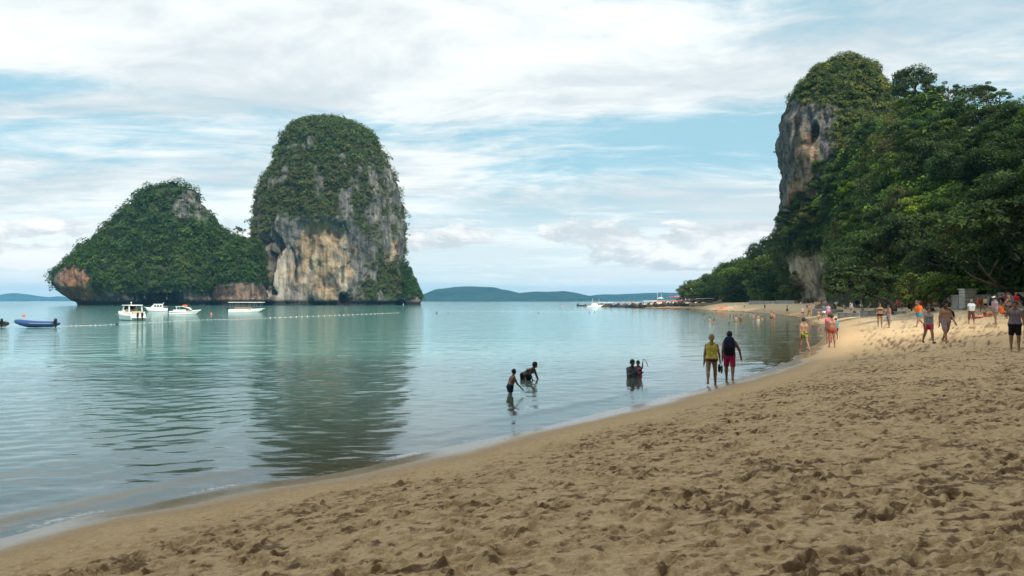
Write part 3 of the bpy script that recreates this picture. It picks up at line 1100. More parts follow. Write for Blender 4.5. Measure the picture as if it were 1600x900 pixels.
# right hand cliff behind the beach
def shape_cliff(P, px, py, front, D, A, TH):
    n1 = fbm(P / 9, 4, 0.55, 107)
    n2 = fbm(P / np.array([2.2, 2.2, 18.0]), 3, 0.6, 108)
    cave = blob(px + 5 * n1 + (py - 205) * 0.22, py + 7 * n2, 1270, 207, 8, 15, 0.45) * front
    cave2 = blob(px + 6 * n1, py + 5 * n2, 1258, 224, 9, 5, 0.5) * front
    D = D - 2.4 * cave - 0.5 * cave2
    foot = sstep(py, 392 + 8 * n1, 408 + 8 * n1) * front
    D = D - 1.6 * sstep(py, 400, 455) * (1 - 0.5 * sstep(py, 455, 470)) * front
    A['pale'] = foot
    A['rust'] = np.clip(0.44 * blob(px + 14 * n1, py + 20 * n2, 1258, 262, 26, 78, 0.5) * front + 0.6 * blob(px, py, 1245, 185, 4, 6) + 0.62 * blob(px, py, 1236, 320, 14, 24), 0, 1)
    A['ochre'] = np.clip(0.50 * blob(px + 10 * n1, py, 1252, 268, 36, 90, 0.5) * front + 0.55 * foot + 0.7 * blob(px, py, 1236, 315, 14, 30), 0, 1)
    A['stain_shade'] = np.clip(0.85 * cave + 0.3 * cave2 + 0.5 * sstep(n2, 0.12, 0.45) * front, 0, 1)  # shade inside the caves painted dark; the streaks are stain
    A['veg'] = np.clip(sstep(py, 172 + 16 * n1, 150 + 16 * n1) + sstep(px, 1292 + 20 * n1, 1320 + 20 * n1) + sstep(py, 345 - (px - 1222) * 0.95 + 10 * n1, 358 - (px - 1222) * 0.95 + 10 * n1), 0, 1) * (1 - foot)
    A['soil'] = A['veg'] * 0.9
    return D


def build_cliff():
    base = at(1310, 470, 250)
    t = empty('limestone_cliff', (base[0], 250, 1.5), 0, 'sheer grey and orange limestone cliff with green top above beach', 'cliff')
    L = [(472, 1246), (462, 1240), (440, 1229), (415, 1222), (395, 1214), (378, 1212), (360, 1220), (330, 1222), (300, 1221), (270, 1219), (240, 1219), (215, 1221), (190, 1225), (165, 1234), (150, 1240), (135, 1249), (120, 1262), (108, 1277), (98, 1292), (91, 1306), (87, 1320)]
    Rr = [(472, 1440), (300, 1440), (250, 1430), (200, 1412), (170, 1400), (150, 1393), (135, 1387), (120, 1380), (108, 1371), (98, 1358), (91, 1342), (87, 1323)]
    o, c, n, a, v = karst('rock', 250, L, Rr, 0.85, ROCK_NEAR, None, shape_cliff, 290, 200, zmin=-1, amp=0.95, flute=1.1, seed=12)
    reparent(o, t)
    r2 = np.random.default_rng(6)
    P, N = plant(c, n, a, v, 1350, 41)
    S = r2.lognormal(0, 0.4, len(P)) * 0.85
    reparent(scatter('vegetation', P, N, S, 60, 0.36, LEAF['mid'], None, 51), t)
    P, N = plant(c, n, a, v, 900, 42)
    S = r2.lognormal(0, 0.35, len(P)) * 1.0
    reparent(scatter('bushes', P, N, S, 60, 0.34, LEAF['olive'], None, 52), t)
    wall = np.clip(0.10 * sstep(to_px(c)[1], 440, 380) + v, 0, 1) * (v < 0.4)
    P, N = plant(c, n, a, wall, 110, 43)
    reparent(scatter('tufts', P, N, np.full(len(P), 0.5), 22, 0.4, LEAF['olive'], None, 53), t)
    return c, n


CLIFF_C, CLIFF_N = build_cliff()

# ------------------------------------------------------------------ jungle slope at the right
COLS = np.array([  # column, foot distance, crest distance, skyline row
    (1205, 268, 285, 440), (1240, 262, 272, 430), (1275, 262, 272, 400), (1292, 240, 262, 350), (1300, 168, 232, 252), (1330, 146, 222, 212), (1360, 128, 215, 180),
    (1390, 114, 205, 150), (1430, 104, 190, 124), (1470, 96, 170, 136), (1500, 91, 150, 166), (1530, 87, 138, 172), (1560, 83, 128, 166), (1600, 77, 118, 150),
    (1700, 66, 106, 120), (1850, 54, 95, 90), (2100, 42, 84, 60)], float)


def hill_point(px, t, sink=5.0):
    D0, D1, yt = (np.interp(px, COLS[:, 0], COLS[:, i]) for i in (1, 2, 3))
    D = D0 + (D1 - D0) * t
    z0 = 1.7
    ztop = CAMZ + (HOR - yt) / FPX * D1 - sink
    z = z0 + (ztop - z0) * np.clip(t, 0, 1) ** 0.85
    return np.stack([(px - 800) / FPX * D, D, z], -1)


def build_slope():
    px = np.linspace(1291, 2100, 170)
    t = np.concatenate([np.linspace(-0.03, 1.0, 60), np.linspace(1.05, 1.9, 12)])
    PX, T = np.meshgrid(px, t, indexing='ij')
    P = hill_point(PX, np.minimum(T, 1.0))
    back = np.clip(T - 1, 0, 1)
    D1 = np.interp(PX, COLS[:, 0], COLS[:, 2])
    P[..., 1] += back * D1 * 0.4
    P[..., 0] += back * D1 * 0.4 * (PX - 800) / FPX
    P[..., 2] = P[..., 2] - back * 12
    P[..., 2] = np.where(T < 0, 0.2, P[..., 2] + 1.6 * fbm(P / 7, 4, 0.5, 61) * sstep(T, 0.02, 0.15))
    na, nz = PX.shape
    idx = np.arange(na * nz).reshape(na, nz)
    F = np.stack([idx[:-1, :-1], idx[1:, :-1], idx[1:, 1:], idx[:-1, 1:]], -1).reshape(-1, 4)
    V = P.reshape(-1, 3)
    soil = np.full(len(V), 1.0)
    zero = np.zeros(len(V))
    rk = (0.9 * blob(*to_px(P), 1395, 175, 28, 22) + 0.6 * blob(*to_px(P), 1370, 290, 16, 14)).ravel()
    me = mesh_np('hillside', V, F, {'soil': ('POINT', soil - rk), 'ochre': ('POINT', zero), 'rust': ('POINT', zero), 'stain_shade': ('POINT', zero), 'pale': ('POINT', zero)}, True, ROCK_NEAR)
    link('hillside', me, kind='structure')
    # undergrowth that fills the slope between the trees
    r2 = np.random.default_rng(9)
    n = 1600
    qx = r2.uniform(1297, 1660, n)
    qt = r2.uniform(0.0, 1.0, n)
    Q = hill_point(qx, qt)
    Q[:, 2] += 0.4
    keep = r2.random(n) > 0.85 * blob(*to_px(Q), 1395, 178, 24, 18)
    Q = Q[keep]
    S = r2.lognormal(0, 0.35, len(Q)) * 1.1 * (0.5 + Q[:, 1] / 200)
    Nn = np.tile([[-0.5, -0.6, 0.6]], (len(Q), 1))
    ug = scatter('undergrowth', Q, Nn, S * 1.12, 60, 0.48, LEAF['mid'], None, 71)
    tag(ug, 'leafy undergrowth covering the steep slope between the jungle trees', 'undergrowth')


build_slope()


def make_tree(name, kind, h, rx, ry, rz, nclump, per, size, seed, r0=0.28, lean=0.0, flat=0.55, droop=0.0):
    """prototype: an Empty at the foot with trunk and crown"""
    t = empty(name, (0, 0, 0))
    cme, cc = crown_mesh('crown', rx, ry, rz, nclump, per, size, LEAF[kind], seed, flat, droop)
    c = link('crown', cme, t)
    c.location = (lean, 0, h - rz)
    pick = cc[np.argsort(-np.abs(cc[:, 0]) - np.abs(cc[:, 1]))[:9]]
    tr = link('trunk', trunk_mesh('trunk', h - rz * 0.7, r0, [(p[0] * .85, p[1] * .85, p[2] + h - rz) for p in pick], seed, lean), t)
    return t


PROTO = {
    'almond': make_tree('broadleaf_tree', 'dark', 9.0, 4.6, 4.4, 3.4, 46, 190, 0.33, 1, 0.34, flat=0.55),
    'almond2': make_tree('broadleaf_tree', 'dark', 8.0, 4.0, 4.4, 3.2, 42, 190, 0.32, 2, 0.30, flat=0.6),
    'jungle': make_tree('jungle_tree', 'mid', 8.5, 3.2, 3.2, 3.0, 40, 170, 0.29, 3),
    'jungle2': make_tree('jungle_tree', 'dark', 9.5, 3.0, 3.3, 3.6, 44, 170, 0.29, 4),
    'bright': make_tree('light_green_tree', 'bright', 7.0, 2.8, 2.8, 2.5, 34, 170, 0.27, 5),
    'olive': make_tree('olive_green_tree', 'olive', 7.5, 2.9, 2.8, 2.7, 34, 170, 0.25, 6, flat=0.8),
    'grey': make_tree('grey_green_tree', 'grey', 8.5, 2.2, 2.3, 3.6, 34, 160, 0.23, 7, flat=1.0, droop=0.5),
    'open': make_tree('open_crowned_tree', 'dark', 9.0, 2.8, 2.6, 1.9, 15, 140, 0.26, 8, flat=0.5),
}
used_proto = set()


def place_tree(kind, loc, scale, rot, label, group=None):
    if kind not in used_proto:
        used_proto.add(kind)
        o = PROTO[kind]
    else:
        o = copy_tree(PROTO[kind])
    o.location = loc
    o.rotation_euler = (0, 0, rot)
    o.scale = (scale[0], scale[0], scale[1]) if isinstance(scale, tuple) else (scale,) * 3
    tag(o, label, 'tree', group)
    return o


KINDW = {'almond': 'dark large leaved', 'almond2': 'dark round crowned', 'jungle': 'mid green leafy', 'jungle2': 'dark tall crowned', 'bright': 'light green', 'olive': 'olive green', 'grey': 'grey green drooping'}


def label_trees(cand):
    """every tree of the slope by its kind, its height on the slope and what it stands above"""
    def column(px):
        for lim, w in ((1325, 'beside the cliff'), (1362, 'above the thick grey wall'), (1405, 'above the leaning trunk'), (1440, 'above the upright bright shrub'), (1485, 'above the round shrub'), (1525, 'above the stone pillar'), (1575, 'above the pale limbs')):
            if px < lim:
                return w
        return 'at the right edge'
    keys = {}
    for px, t, kind, ledge, o in cand:
        if ledge:
            k_ = (kind, ledge.replace('ledge ', '') + ' on the cliff', '')
        else:
            row = 'at the slope foot' if t < .1 else 'low on the slope' if t < .35 else 'half way up' if t < .65 else 'high on the slope' if t < .95 else 'on the skyline'
            k_ = (kind, row, column(px))
        keys.setdefault(k_, []).append((px, o))
    for (kind, row, colw), m in keys.items():
        m.sort(key=lambda q: q[0])
        for i, (px, o) in enumerate(m):
            sfx = '' if len(m) == 1 else ([', left of two', ', right of two'][i] if len(m) == 2 else [', leftmost', ', middle one', ', rightmost'][i] if len(m) == 3 else [', leftmost', ', second from left', ', second from right', ', rightmost'][i] if len(m) == 4 else ', ' + ['leftmost', 'second from left', 'middle one', 'second from right', 'rightmost'][min(4, i)])
            tag(o, ('%s tree %s%s%s' % (KINDW[kind], row, ' ' if colw else '', colw)) + sfx, 'tree', 'trees of the jungle slope')


def build_jungle():
    r2 = random.Random(12)
    n = 0
    cand = []
    # rows of trees climbing the slope
    for row in range(9):
        t = row / 8.0
        px = (1312 if row < 3 else 1300) + r2.uniform(0, 8)
        while px < 1690:
            D0, D1 = np.interp(px, COLS[:, 0], COLS[:, 1]), np.interp(px, COLS[:, 0], COLS[:, 2])
            tt = min(1.0, max(0.02, t + r2.uniform(-0.06, 0.06)))
            p = hill_point(np.array(px), np.array(tt), 5.5)
            D = p[1]
            w = 5.0 * FPX / D
            if px > 1450:
                kind = r2.choices(['almond', 'almond2', 'jungle2', 'jungle'], [4, 4, 2, 1])[0]
            elif px > 1350 and 0.15 < t < 0.55:
                kind = r2.choices(['bright', 'jungle', 'olive', 'grey', 'jungle2'], [4, 2, 3, 2, 1])[0]
            else:
                kind = r2.choices(['jungle', 'jungle2', 'olive', 'grey', 'bright'], [4, 4, 2, 1, 1.2])[0]
            if t < 0.1 and px > 1290:
                kind = r2.choices(['almond', 'almond2', 'jungle2'], [3, 3, 1])[0]
            s = r2.uniform(0.72, 1.08) * (1.0 if row else 1.05)
            if row == 8:
                s *= r2.choice([0.8, 0.95, 1.1])
            base = PROTO[kind]
            z = p[2] - (2.0 if row else 0.3)
            rocky = blob(np.array(px), np.array(to_px(p)[1]), 1395, 185, 30, 26)
            if r2.random() > float(rocky) * 0.9:
                tr = place_tree(kind, (p[0], p[1] + r2.uniform(-1, 1), z), (s * r2.uniform(0.9, 1.1), s), r2.uniform(0, 6.28), None)
                cand.append((px, t, kind, None, tr))
                n += 1
            px += w * r2.uniform(0.62, 0.95)
    print('jungle trees', n)
    # trees that stand out
    p = at(1430, 155, 176)
    place_tree('almond', (p[0], p[1], p[2] - 3.5), 1.05, 0.4, 'dark domed tree rising highest on the jungle skyline right of cliff')
    p = at(1482, 150, 160)
    place_tree('open', (p[0], p[1], p[2] - 4.0), 0.75, 1.0, 'thin open crowned tree on the skyline right of the domed tree')
    for q, (px, py, D, s) in enumerate([(1542, 165, 132, 0.62), (1562, 170, 128, 0.55)]):
        p = at(px, py, D)
        place_tree('open', (p[0], p[1], p[2] - 2.0), s, 2.0 + q, ['slim open tree on the right skyline dip, the taller of two', 'slim open tree on the right skyline dip, the shorter of two'][q])
    # the wooded point beyond the beach
    r3 = random.Random(5)
    spots = [(1078, 372, 6.0), (1088, 350, 7.0), (1098, 372, 7.5), (1106, 340, 7.4), (1114, 362, 9.0), (1124, 345, 9.2), (1133, 330, 9.2), (1136, 372, 11.5), (1146, 350, 11.0),
             (1154, 330, 10.5), (1162, 360, 13.0), (1168, 318, 10.5), (1174, 340, 13.0), (1184, 312, 11.0), (1188, 345, 14.5), (1196, 325, 14.0), (1206, 300, 12.0), (1212, 330, 16.5),
             (1100, 318, 5.4), (1118, 312, 5.8), (1140, 305, 6.0), (1158, 296, 6.6), (1176, 290, 6.6), (1192, 280, 6.4), (1208, 272, 7.2), (1222, 262, 9.0)]
    point = []
    for i, (px, D, h) in enumerate(spots):
        kind = r3.choice(['jungle', 'jungle2', 'almond2', 'jungle'])
        if px in (1192, 1206):
            kind = 'bright'
        x = (px - 800) / FPX * D
        H0 = {'jungle': 8.5, 'jungle2': 9.5, 'almond2': 8.0, 'bright': 7.0}[kind]
        s = 1.5 * h / H0
        lab = {'jungle': 'leafy green tree on the wooded point', 'jungle2': 'tall dark tree on the wooded point',
               'almond2': 'spreading dark tree on the wooded point', 'bright': 'light green tree on the wooded point'}[kind]
        tr = place_tree(kind, (x, D, 1.0), (s * 1.15, s), r3.uniform(0, 6.28), None)
        point.append((px, kind, lab, tr))
        for ch in tr.children:
            if ch.name.startswith('crown'):
                ch.scale = (1, 1, 1.35)
                ch.location.z *= 0.80
    ordn = ['first', 'second', 'third', 'fourth', 'fifth', 'sixth', 'seventh', 'eighth', 'ninth', 'tenth', 'eleventh', 'twelfth', 'thirteenth', 'fourteenth']
    for kd in set(q[1] for q in point):
        m = sorted([q for q in point if q[1] == kd], key=lambda q: q[0])
        for j, q in enumerate(m):
            tag(q[3], '%s, %s such from the tip' % (q[2], ordn[j]), 'tree', 'trees on the wooded point')
    # low growth that closes the gaps under the crowns
    gx = np.linspace(1076, 1232, 150)
    gd = np.interp(gx, [1076, 1110, 1180, 1232], [352, 318, 276, 246]) + np.random.default_rng(3).uniform(4, 26, 150)
    Q = np.stack([(gx - 800) / FPX * gd, gd, np.full(150, 2.4)], -1)
    u = scatter('undergrowth', Q, np.tile([[0, -.4, .8]], (150, 1)), np.random.default_rng(4).uniform(1.3, 2.6, 150), 60, 0.7, LEAF['dark'], None, 77)
    tag(u, 'low dark growth under the trees of the wooded point', 'undergrowth')
    # trees clinging to the ledges of the cliff, over its pale foot
    r4 = np.random.default_rng(8)
    cpx, cpy = to_px(CLIFF_C)
    face = (CLIFF_N * (np.array([0, 0, CAMZ]) - CLIFF_C)).sum(1) > 0
    LED = [(1212, 384), (1222, 370), (1228, 352), (1236, 368), (1246, 358), (1240, 335), (1256, 366), (1262, 345), (1256, 318), (1272, 372), (1276, 322), (1270, 296), (1282, 372), (1288, 350), (1290, 296), (1286, 268), (1302, 330), (1304, 250), (1300, 378), (1312, 300)]
    near = ['just over the pale foot', 'low', 'half way up', 'high up']
    for i, (qx, qy) in enumerate(LED):
        j = np.argmin(np.where(face, (cpx - qx) ** 2 + (cpy - qy) ** 2, 1e9))
        p = CLIFF_C[j] + CLIFF_N[j] * 0.8
        kind = ['jungle', 'olive', 'jungle2', 'jungle', 'bright', 'jungle2'][i % 6]
        w = near[0] if qy > 380 else near[1] if qy > 340 else near[2] if qy > 290 else near[3]
        s_ = 0.62 + 0.16 * r4.random()
        cand.append((qx, qy, kind, 'ledge ' + w, place_tree(kind, (p[0], p[1], p[2] - 4.5 * s_), (s_, s_), r4.uniform(0, 6.28), None)))
    label_trees(cand)
    p = at(1068, 440, 392)
    place_tree('open', (p[0], 392, 1.0), (1.15, 0.95), 0.5, 'open flat crowned tree at the seaward tip of the wooded point')
    # the wood on the low island, tree by tree
    r5 = random.Random(21)
    P, N = plant(HUMP['c'], HUMP['n'], HUMP['a'], HUMP['v'], 210, 29)
    hx, hy = to_px(P)
    wood = []
    for i in range(len(P)):
        lit = math.exp(-((hx[i] - 330) / 60) ** 2 - ((hy[i] - 410) / 40) ** 2) + math.exp(-((hx[i] - 130) / 45) ** 2 - ((hy[i] - 400) / 30) ** 2)
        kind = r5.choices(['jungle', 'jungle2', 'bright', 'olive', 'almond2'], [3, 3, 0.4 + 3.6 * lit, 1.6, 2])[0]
        s_ = r5.uniform(0.55, 1.0)
        zone = 'far left end' if hx[i] < 135 else 'left slope' if hx[i] < 190 else 'left of middle' if hx[i] < 240 else 'right of middle' if hx[i] < 290 else 'right side' if hx[i] < 345 else 'saddle by tower'
        lev = 'near top' if hy[i] < 330 else 'high' if hy[i] < 365 else 'half way' if hy[i] < 405 else 'low' if hy[i] < 435 else 'lowest'
        wood.append((hx[i], '%s tree %s in low island wood, %s' % (KINDW[kind], lev, zone), place_tree(kind, (P[i][0], P[i][1] + 1.0, P[i][2] - 6.4 * s_), (s_ * 1.1, s_), r5.uniform(0, 6.28), None)))
    by = {}
    for q in wood:
        by.setdefault(q[1], []).append(q)
    nth = ['leftmost', 'second', 'third', 'fourth', 'fifth', 'sixth', 'seventh', 'eighth', 'ninth', 'tenth']
    for lab, m in by.items():
        m.sort(key=lambda q: q[0])
        for j, q in enumerate(m):
            sfx = '' if len(m) == 1 else ', leftmost' if j == 0 else ', rightmost' if j == len(m) - 1 else ', %s from left' % nth[min(j, 9)]
            tag(q[2], lab + sfx, 'tree', 'trees of the low wooded island')
    # trees that break the skyline of the wooded island
    for q, (px, py, D, s) in enumerate([(371, 366, 562, 1.0), (379, 366, 560, 0.85)]):
        p = at(px, py, D)
        place_tree('open', (p[0], p[1], p[2] - 3.5), s, 1.0 * q, ['dark open crowned tree in the dip between the islands, nearer the low island', 'dark open crowned tree in the dip between the islands, nearer the tall tower'][q])


build_jungle()


def build_shrubs():
    # bright shrubs over the wall
    r2 = np.random.default_rng(4)
    for i, (px, py, D, w, h, mt, lab) in enumerate([
            (1424, 473, 84, 1.5, 1.55, 'bright', 'bright green upright shrub by the wall behind the striding bather'),
            (1446, 470, 84, 1.3, 1.7, 'mid', 'leafy shrub between the upright bright shrub and the round one'),
            (1470, 471, 81, 1.9, 1.45, 'mid', 'round leafy green shrub behind the couple walking on the sand'),
            (1495, 470, 82, 1.2, 1.1, 'mid', 'small green shrub beside the pale stone pillar'),
            (1196, 468, 262, 1.6, 1.4, 'bright', 'light green shrub behind the far grey wall'),
            (1222, 468, 240, 1.4, 1.4, 'mid', 'green shrub beside the pale foot of the cliff')]):
        p = at(px, py, D)
        t = empty('shrub', (p[0], p[1], p[2] - 0.4), 0, lab, 'shrub')
        cme, cc = crown_mesh('foliage', w, w, h, 26, 70, 0.26 if D < 150 else 0.4, LEAF[mt], 60 + i, 0.8)
        c = link('foliage', cme, t)
        c.location = (0, 0, h * 0.9)
        mb = MB()
        for q in cc[:6]:
            mb.tube([(0, 0, -0.4), (q[0] * .3, q[1] * .3, h * .4), (q[0] * .8, q[1] * .8, q[2] * .8 + h * .9)], [.05, .035, .012], 5)
        mb.obj('stem', BARK, t)


build_shrubs()


def build_leaning_trees():
    """trunks and limbs that show under the dark canopy"""
    p = at(1396, 479, 92)
    t = empty('leaning_tree', (p[0], p[1], p[2]), 0, 'dark leaning trunk reaching left over the seated bathers', 'tree')
    a = at(1387, 470, 92.5) - p
    b = at(1376, 465.5, 93) - p
    c_ = at(1364, 464, 94) - p
    d_ = at(1350, 457, 95) - p
    MB().tube([(0.1, 0, -0.7), (0, 0, 0), tuple(a * .55), tuple(a), tuple(b), tuple(c_), tuple(d_)], [.34, .28, .24, .22, .19, .15, .07], 9).obj('trunk', DARKBARK, t)
    cme, cc = crown_mesh('crown', 3.0, 3.0, 2.0, 34, 110, 0.40, LEAF['dark'], 91, 0.4)
    c = link('crown', cme, t)
    c.location = tuple(d_ + np.array([-0.5, 0, 0.8]))
    p = at(1570, 484, 72)
    t = empty('leaning_tree', (p[0], p[1], p[2]), 0, 'big shaded tree with bare pale limbs under its canopy at right', 'tree')
    q = lambda x, y, D: tuple(at(x, y, D) - p)
    mb = MB()
    mb.tube([q(1612, 500, 72), q(1600, 470, 72), q(1575, 452, 71), q(1545, 443, 70), q(1522, 434, 69), q(1508, 424, 69)], [.3, .25, .16, .11, .08, .04], 7)
    mb.tube([q(1560, 447, 70.5), q(1545, 432, 70), q(1552, 418, 70), q(1560, 406, 70)], [.13, .11, .09, .05], 6)
    mb.tube([q(1545, 432, 70), q(1534, 418, 70), q(1528, 408, 70)], [.1, .07, .04], 6)
    mb.obj('trunk', DARKBARK, t)
    cme, cc = crown_mesh('crown', 4.8, 3.6, 2.8, 46, 120, 0.42, LEAF['dark'], 92, 0.4)
    c = link('crown', cme, t)
    c.location = q(1560, 375, 72)


build_leaning_trees()


# ------------------------------------------------------------------ the cliff behind the photographer, whose shade lies on the near beach
def build_back_cliff():
    cx_ = np.linspace(-45, 190, 120)
    crest = np.interp(cx_, [-45, -30, -10, 20, 62, 78, 100, 150, 190], [8, 42, 60, 66, 71, 102, 118, 118, 100])
    crest = crest + 5 * fbm(np.stack([cx_ / 11, cx_ * 0, cx_ * 0], -1), 3, seed=3)
    line_y = np.interp(cx_, [-45, -10, 40, 75, 110, 190], [-20, -15, -13, -5, 9, 28])
    t = np.concatenate([np.linspace(0, 1, 60), np.linspace(1.08, 2, 8)])
    PX, T = np.meshgrid(np.arange(120), t, indexing='ij')
    up = np.minimum(T, 1)
    X = cx_[PX] + 0.0
    Yv = line_y[PX] - 3.5 * up ** 3 - np.clip(T - 1, 0, 1) * 45
    Z = -0.5 + (crest[PX] + 0.5) * up - np.clip(T - 1, 0, 1) * 20
    P = np.stack([X, Yv, Z], -1)
    P[..., 1] += 2.2 * fbm(P / 9, 4, 0.55, 33) - 1.5 * fbm(P / np.array([3, 3, 20]), 3, .6, 34)
    na, nz = PX.shape
    idx = np.arange(na * nz).reshape(na, nz)
    F = np.stack([idx[:-1, :-1], idx[1:, :-1], idx[1:, 1:], idx[:-1, 1:]], -1).reshape(-1, 4)
    V = P.reshape(-1, 3)
    z0 = np.zeros(len(V))
    soil = (sstep(fbm(P / 14, 3, seed=36), 0.0, 0.4) * 0.7 + sstep(T, 0.9, 1.05)).ravel()
    me = mesh_np('cliff', V, F, {'soil': ('POINT', soil), 'ochre': ('POINT', sstep(Z, 30, 8).ravel() * .5), 'rust': ('POINT', z0), 'stain_shade': ('POINT', z0), 'pale': ('POINT', z0)}, True, ROCK_NEAR)
    link('cliff', me, kind='structure')


build_back_cliff()


# ------------------------------------------------------------------ far hills
def hill_material(name, c0, c1):
    m = bpy.data.materials.new(name)
    m.use_nodes = True
    k = NT(m.node_tree)
    pos = k.n('ShaderNodeTexCoord').outputs['Object']
    n = k.noise(pos, 0.009, 9, 0.7)
    b = k.n('ShaderNodeBsdfDiffuse', None, Color=k.ramp(n, [(0.35, c0), (0.65, c1)]))
    k.n('ShaderNodeOutputMaterial', None, Surface=b)
    return m


def far_hill(name, Y0, outline, thick, mat, seed, label=None):
    xs = np.linspace(outline[0][0], outline[-1][0], 160)
    rows = np.interp(xs, [o[0] for o in outline], [o[1] for o in outline])
    v = np.linspace(-1, 1, 30)
    PX, VV = np.meshgrid(xs, v, indexing='ij')
    top = CAMZ + (HOR - rows)[:, None] / FPX * Y0
    prof = np.clip(1 - np.abs(VV) ** 1.6, 0, 1)
    Yv = Y0 + VV * thick
    X = (PX - 800) / FPX * Y0
    P = np.stack([X, Yv, np.zeros_like(X)], -1)
    Z = top * prof * (1 + 0.16 * fbm(P / (thick * 0.35), 4, 0.55, seed) * (np.abs(VV) > 0.02)) - 1 + top * 0.02 * fbm(P / 40, 2, 0.5, seed + 5)
    na, nz = PX.shape
    idx = np.arange(na * nz).reshape(na, nz)
    F = np.stack([idx[:-1, :-1], idx[1:, :-1], idx[1:, 1:], idx[:-1, 1:]], -1).reshape(-1, 4)
    me = mesh_np(name, np.stack([X, Yv, Z], -1).reshape(-1, 3), F, None, True, mat)
    return link(name, me, kind='structure')


HILLM = hill_material('far_forest', (0.006, 0.016, 0.012), (0.030, 0.052, 0.030))
far_hill('far_hills', 4500, [(655, 474), (662, 460), (680, 453), (710, 449.5), (742, 448), (770, 448.5), (795, 452), (812, 456.5), (830, 455), (855, 455.5), (880, 455), (900, 458), (918, 462), (935, 466), (950, 474)], 420, HILLM, 3)
far_hill('far_hills', 5600, [(880, 474), (900, 466), (920, 462), (938, 460), (960, 459.5), (985, 458), (1008, 457), (1030, 456.5), (1060, 457.5), (1090, 458), (1130, 460), (1180, 474)], 500, HILLM, 4)
far_hill('far_hills', 8300, [(-200, 466), (-60, 462), (-10, 463), (12, 460), (22, 458), (40, 459.5), (52, 462), (68, 464), (78, 466), (92, 463), (110, 465), (140, 471), (160, 475)], 500, HILLM, 5)
far_hill('far_islet', 5200, [(31, 474), (34, 471), (39, 469), (44, 470), (49, 474)], 60, HILLM, 6)


# ------------------------------------------------------------------ people
def rcone(G, a, b, ra, rb):
    a, b = np.asarray(a, float), np.asarray(b, float)
    e = b - a
    L2 = e @ e + 1e-12
    q = G - a
    t = np.clip((q @ e) / L2, 0, 1)
    return np.sqrt(((q - t[..., None] * e) ** 2).sum(-1)) - (ra + (rb - ra) * t)


def ell(G, c, r):
    q = (G - np.asarray(c)) / np.asarray(r)
    l = np.sqrt((q ** 2).sum(-1)) + 1e-9
    return (l - 1) * min(r)


def smin(a, b, k=0.03):
    h = np.clip(0.5 + 0.5 * (b - a) / k, 0, 1)
    return b + (a - b) * h - k * h * (1 - h)


def surface_nets(Fv, org, h):
    ins = Fv < 0
    nx, ny, nz = Fv.shape
    cs = np.zeros((nx - 1, ny - 1, nz - 1), int)
    for i in (0, 1):
        for j in (0, 1):
            for k in (0, 1):
                cs += ins[i:nx - 1 + i, j:ny - 1 + j, k:nz - 1 + k]
    act = (cs > 0) & (cs < 8)
    ids = np.full(act.shape, -1)
    I = np.argwhere(act)
    if not len(I):
        return np.zeros((0, 3)), np.zeros((0, 4), int)
    ids[act] = np.arange(len(I))
    acc, cnt = np.zeros((len(I), 3)), np.zeros(len(I))
    corners = [(i, j, k) for i in (0, 1) for j in (0, 1) for k in (0, 1)]
    for a in corners:
        for b in corners:
            if sum(abs(p - q) for p, q in zip(a, b)) == 1 and a < b:
                va = Fv[I[:, 0] + a[0], I[:, 1] + a[1], I[:, 2] + a[2]]
                vb = Fv[I[:, 0] + b[0], I[:, 1] + b[1], I[:, 2] + b[2]]
                m = (va < 0) != (vb < 0)
                t = np.where(m, va / (va - vb + 1e-12), 0)
                p = np.array(a) + t[:, None] * (np.array(b) - np.array(a))
                acc += np.where(m[:, None], p, 0)
                cnt += m
    V = org + (I + acc / cnt[:, None]) * h
    Q = []
    for ax in range(3):
        s0 = [slice(None)] * 3
        s1 = [slice(None)] * 3
        s0[ax], s1[ax] = slice(0, -1), slice(1, None)
        A, B = ins[tuple(s0)], ins[tuple(s1)]
        E = np.argwhere(A != B)
        u, v = (ax + 1) % 3, (ax + 2) % 3
        ok = (E[:, u] > 0) & (E[:, v] > 0) & (E[:, u] < Fv.shape[u] - 1) & (E[:, v] < Fv.shape[v] - 1)
        E = E[ok]
        f = A[tuple(E.T)]
        du, dv = np.zeros(3, int), np.zeros(3, int)
        du[u], dv[v] = 1, 1
        q = np.stack([ids[tuple((E - du - dv).T)], ids[tuple((E - dv).T)], ids[tuple(E.T)], ids[tuple((E - du).T)]], 1)
        q[~f] = q[~f][:, ::-1]
        Q.append(q)
    return V, np.vstack(Q)


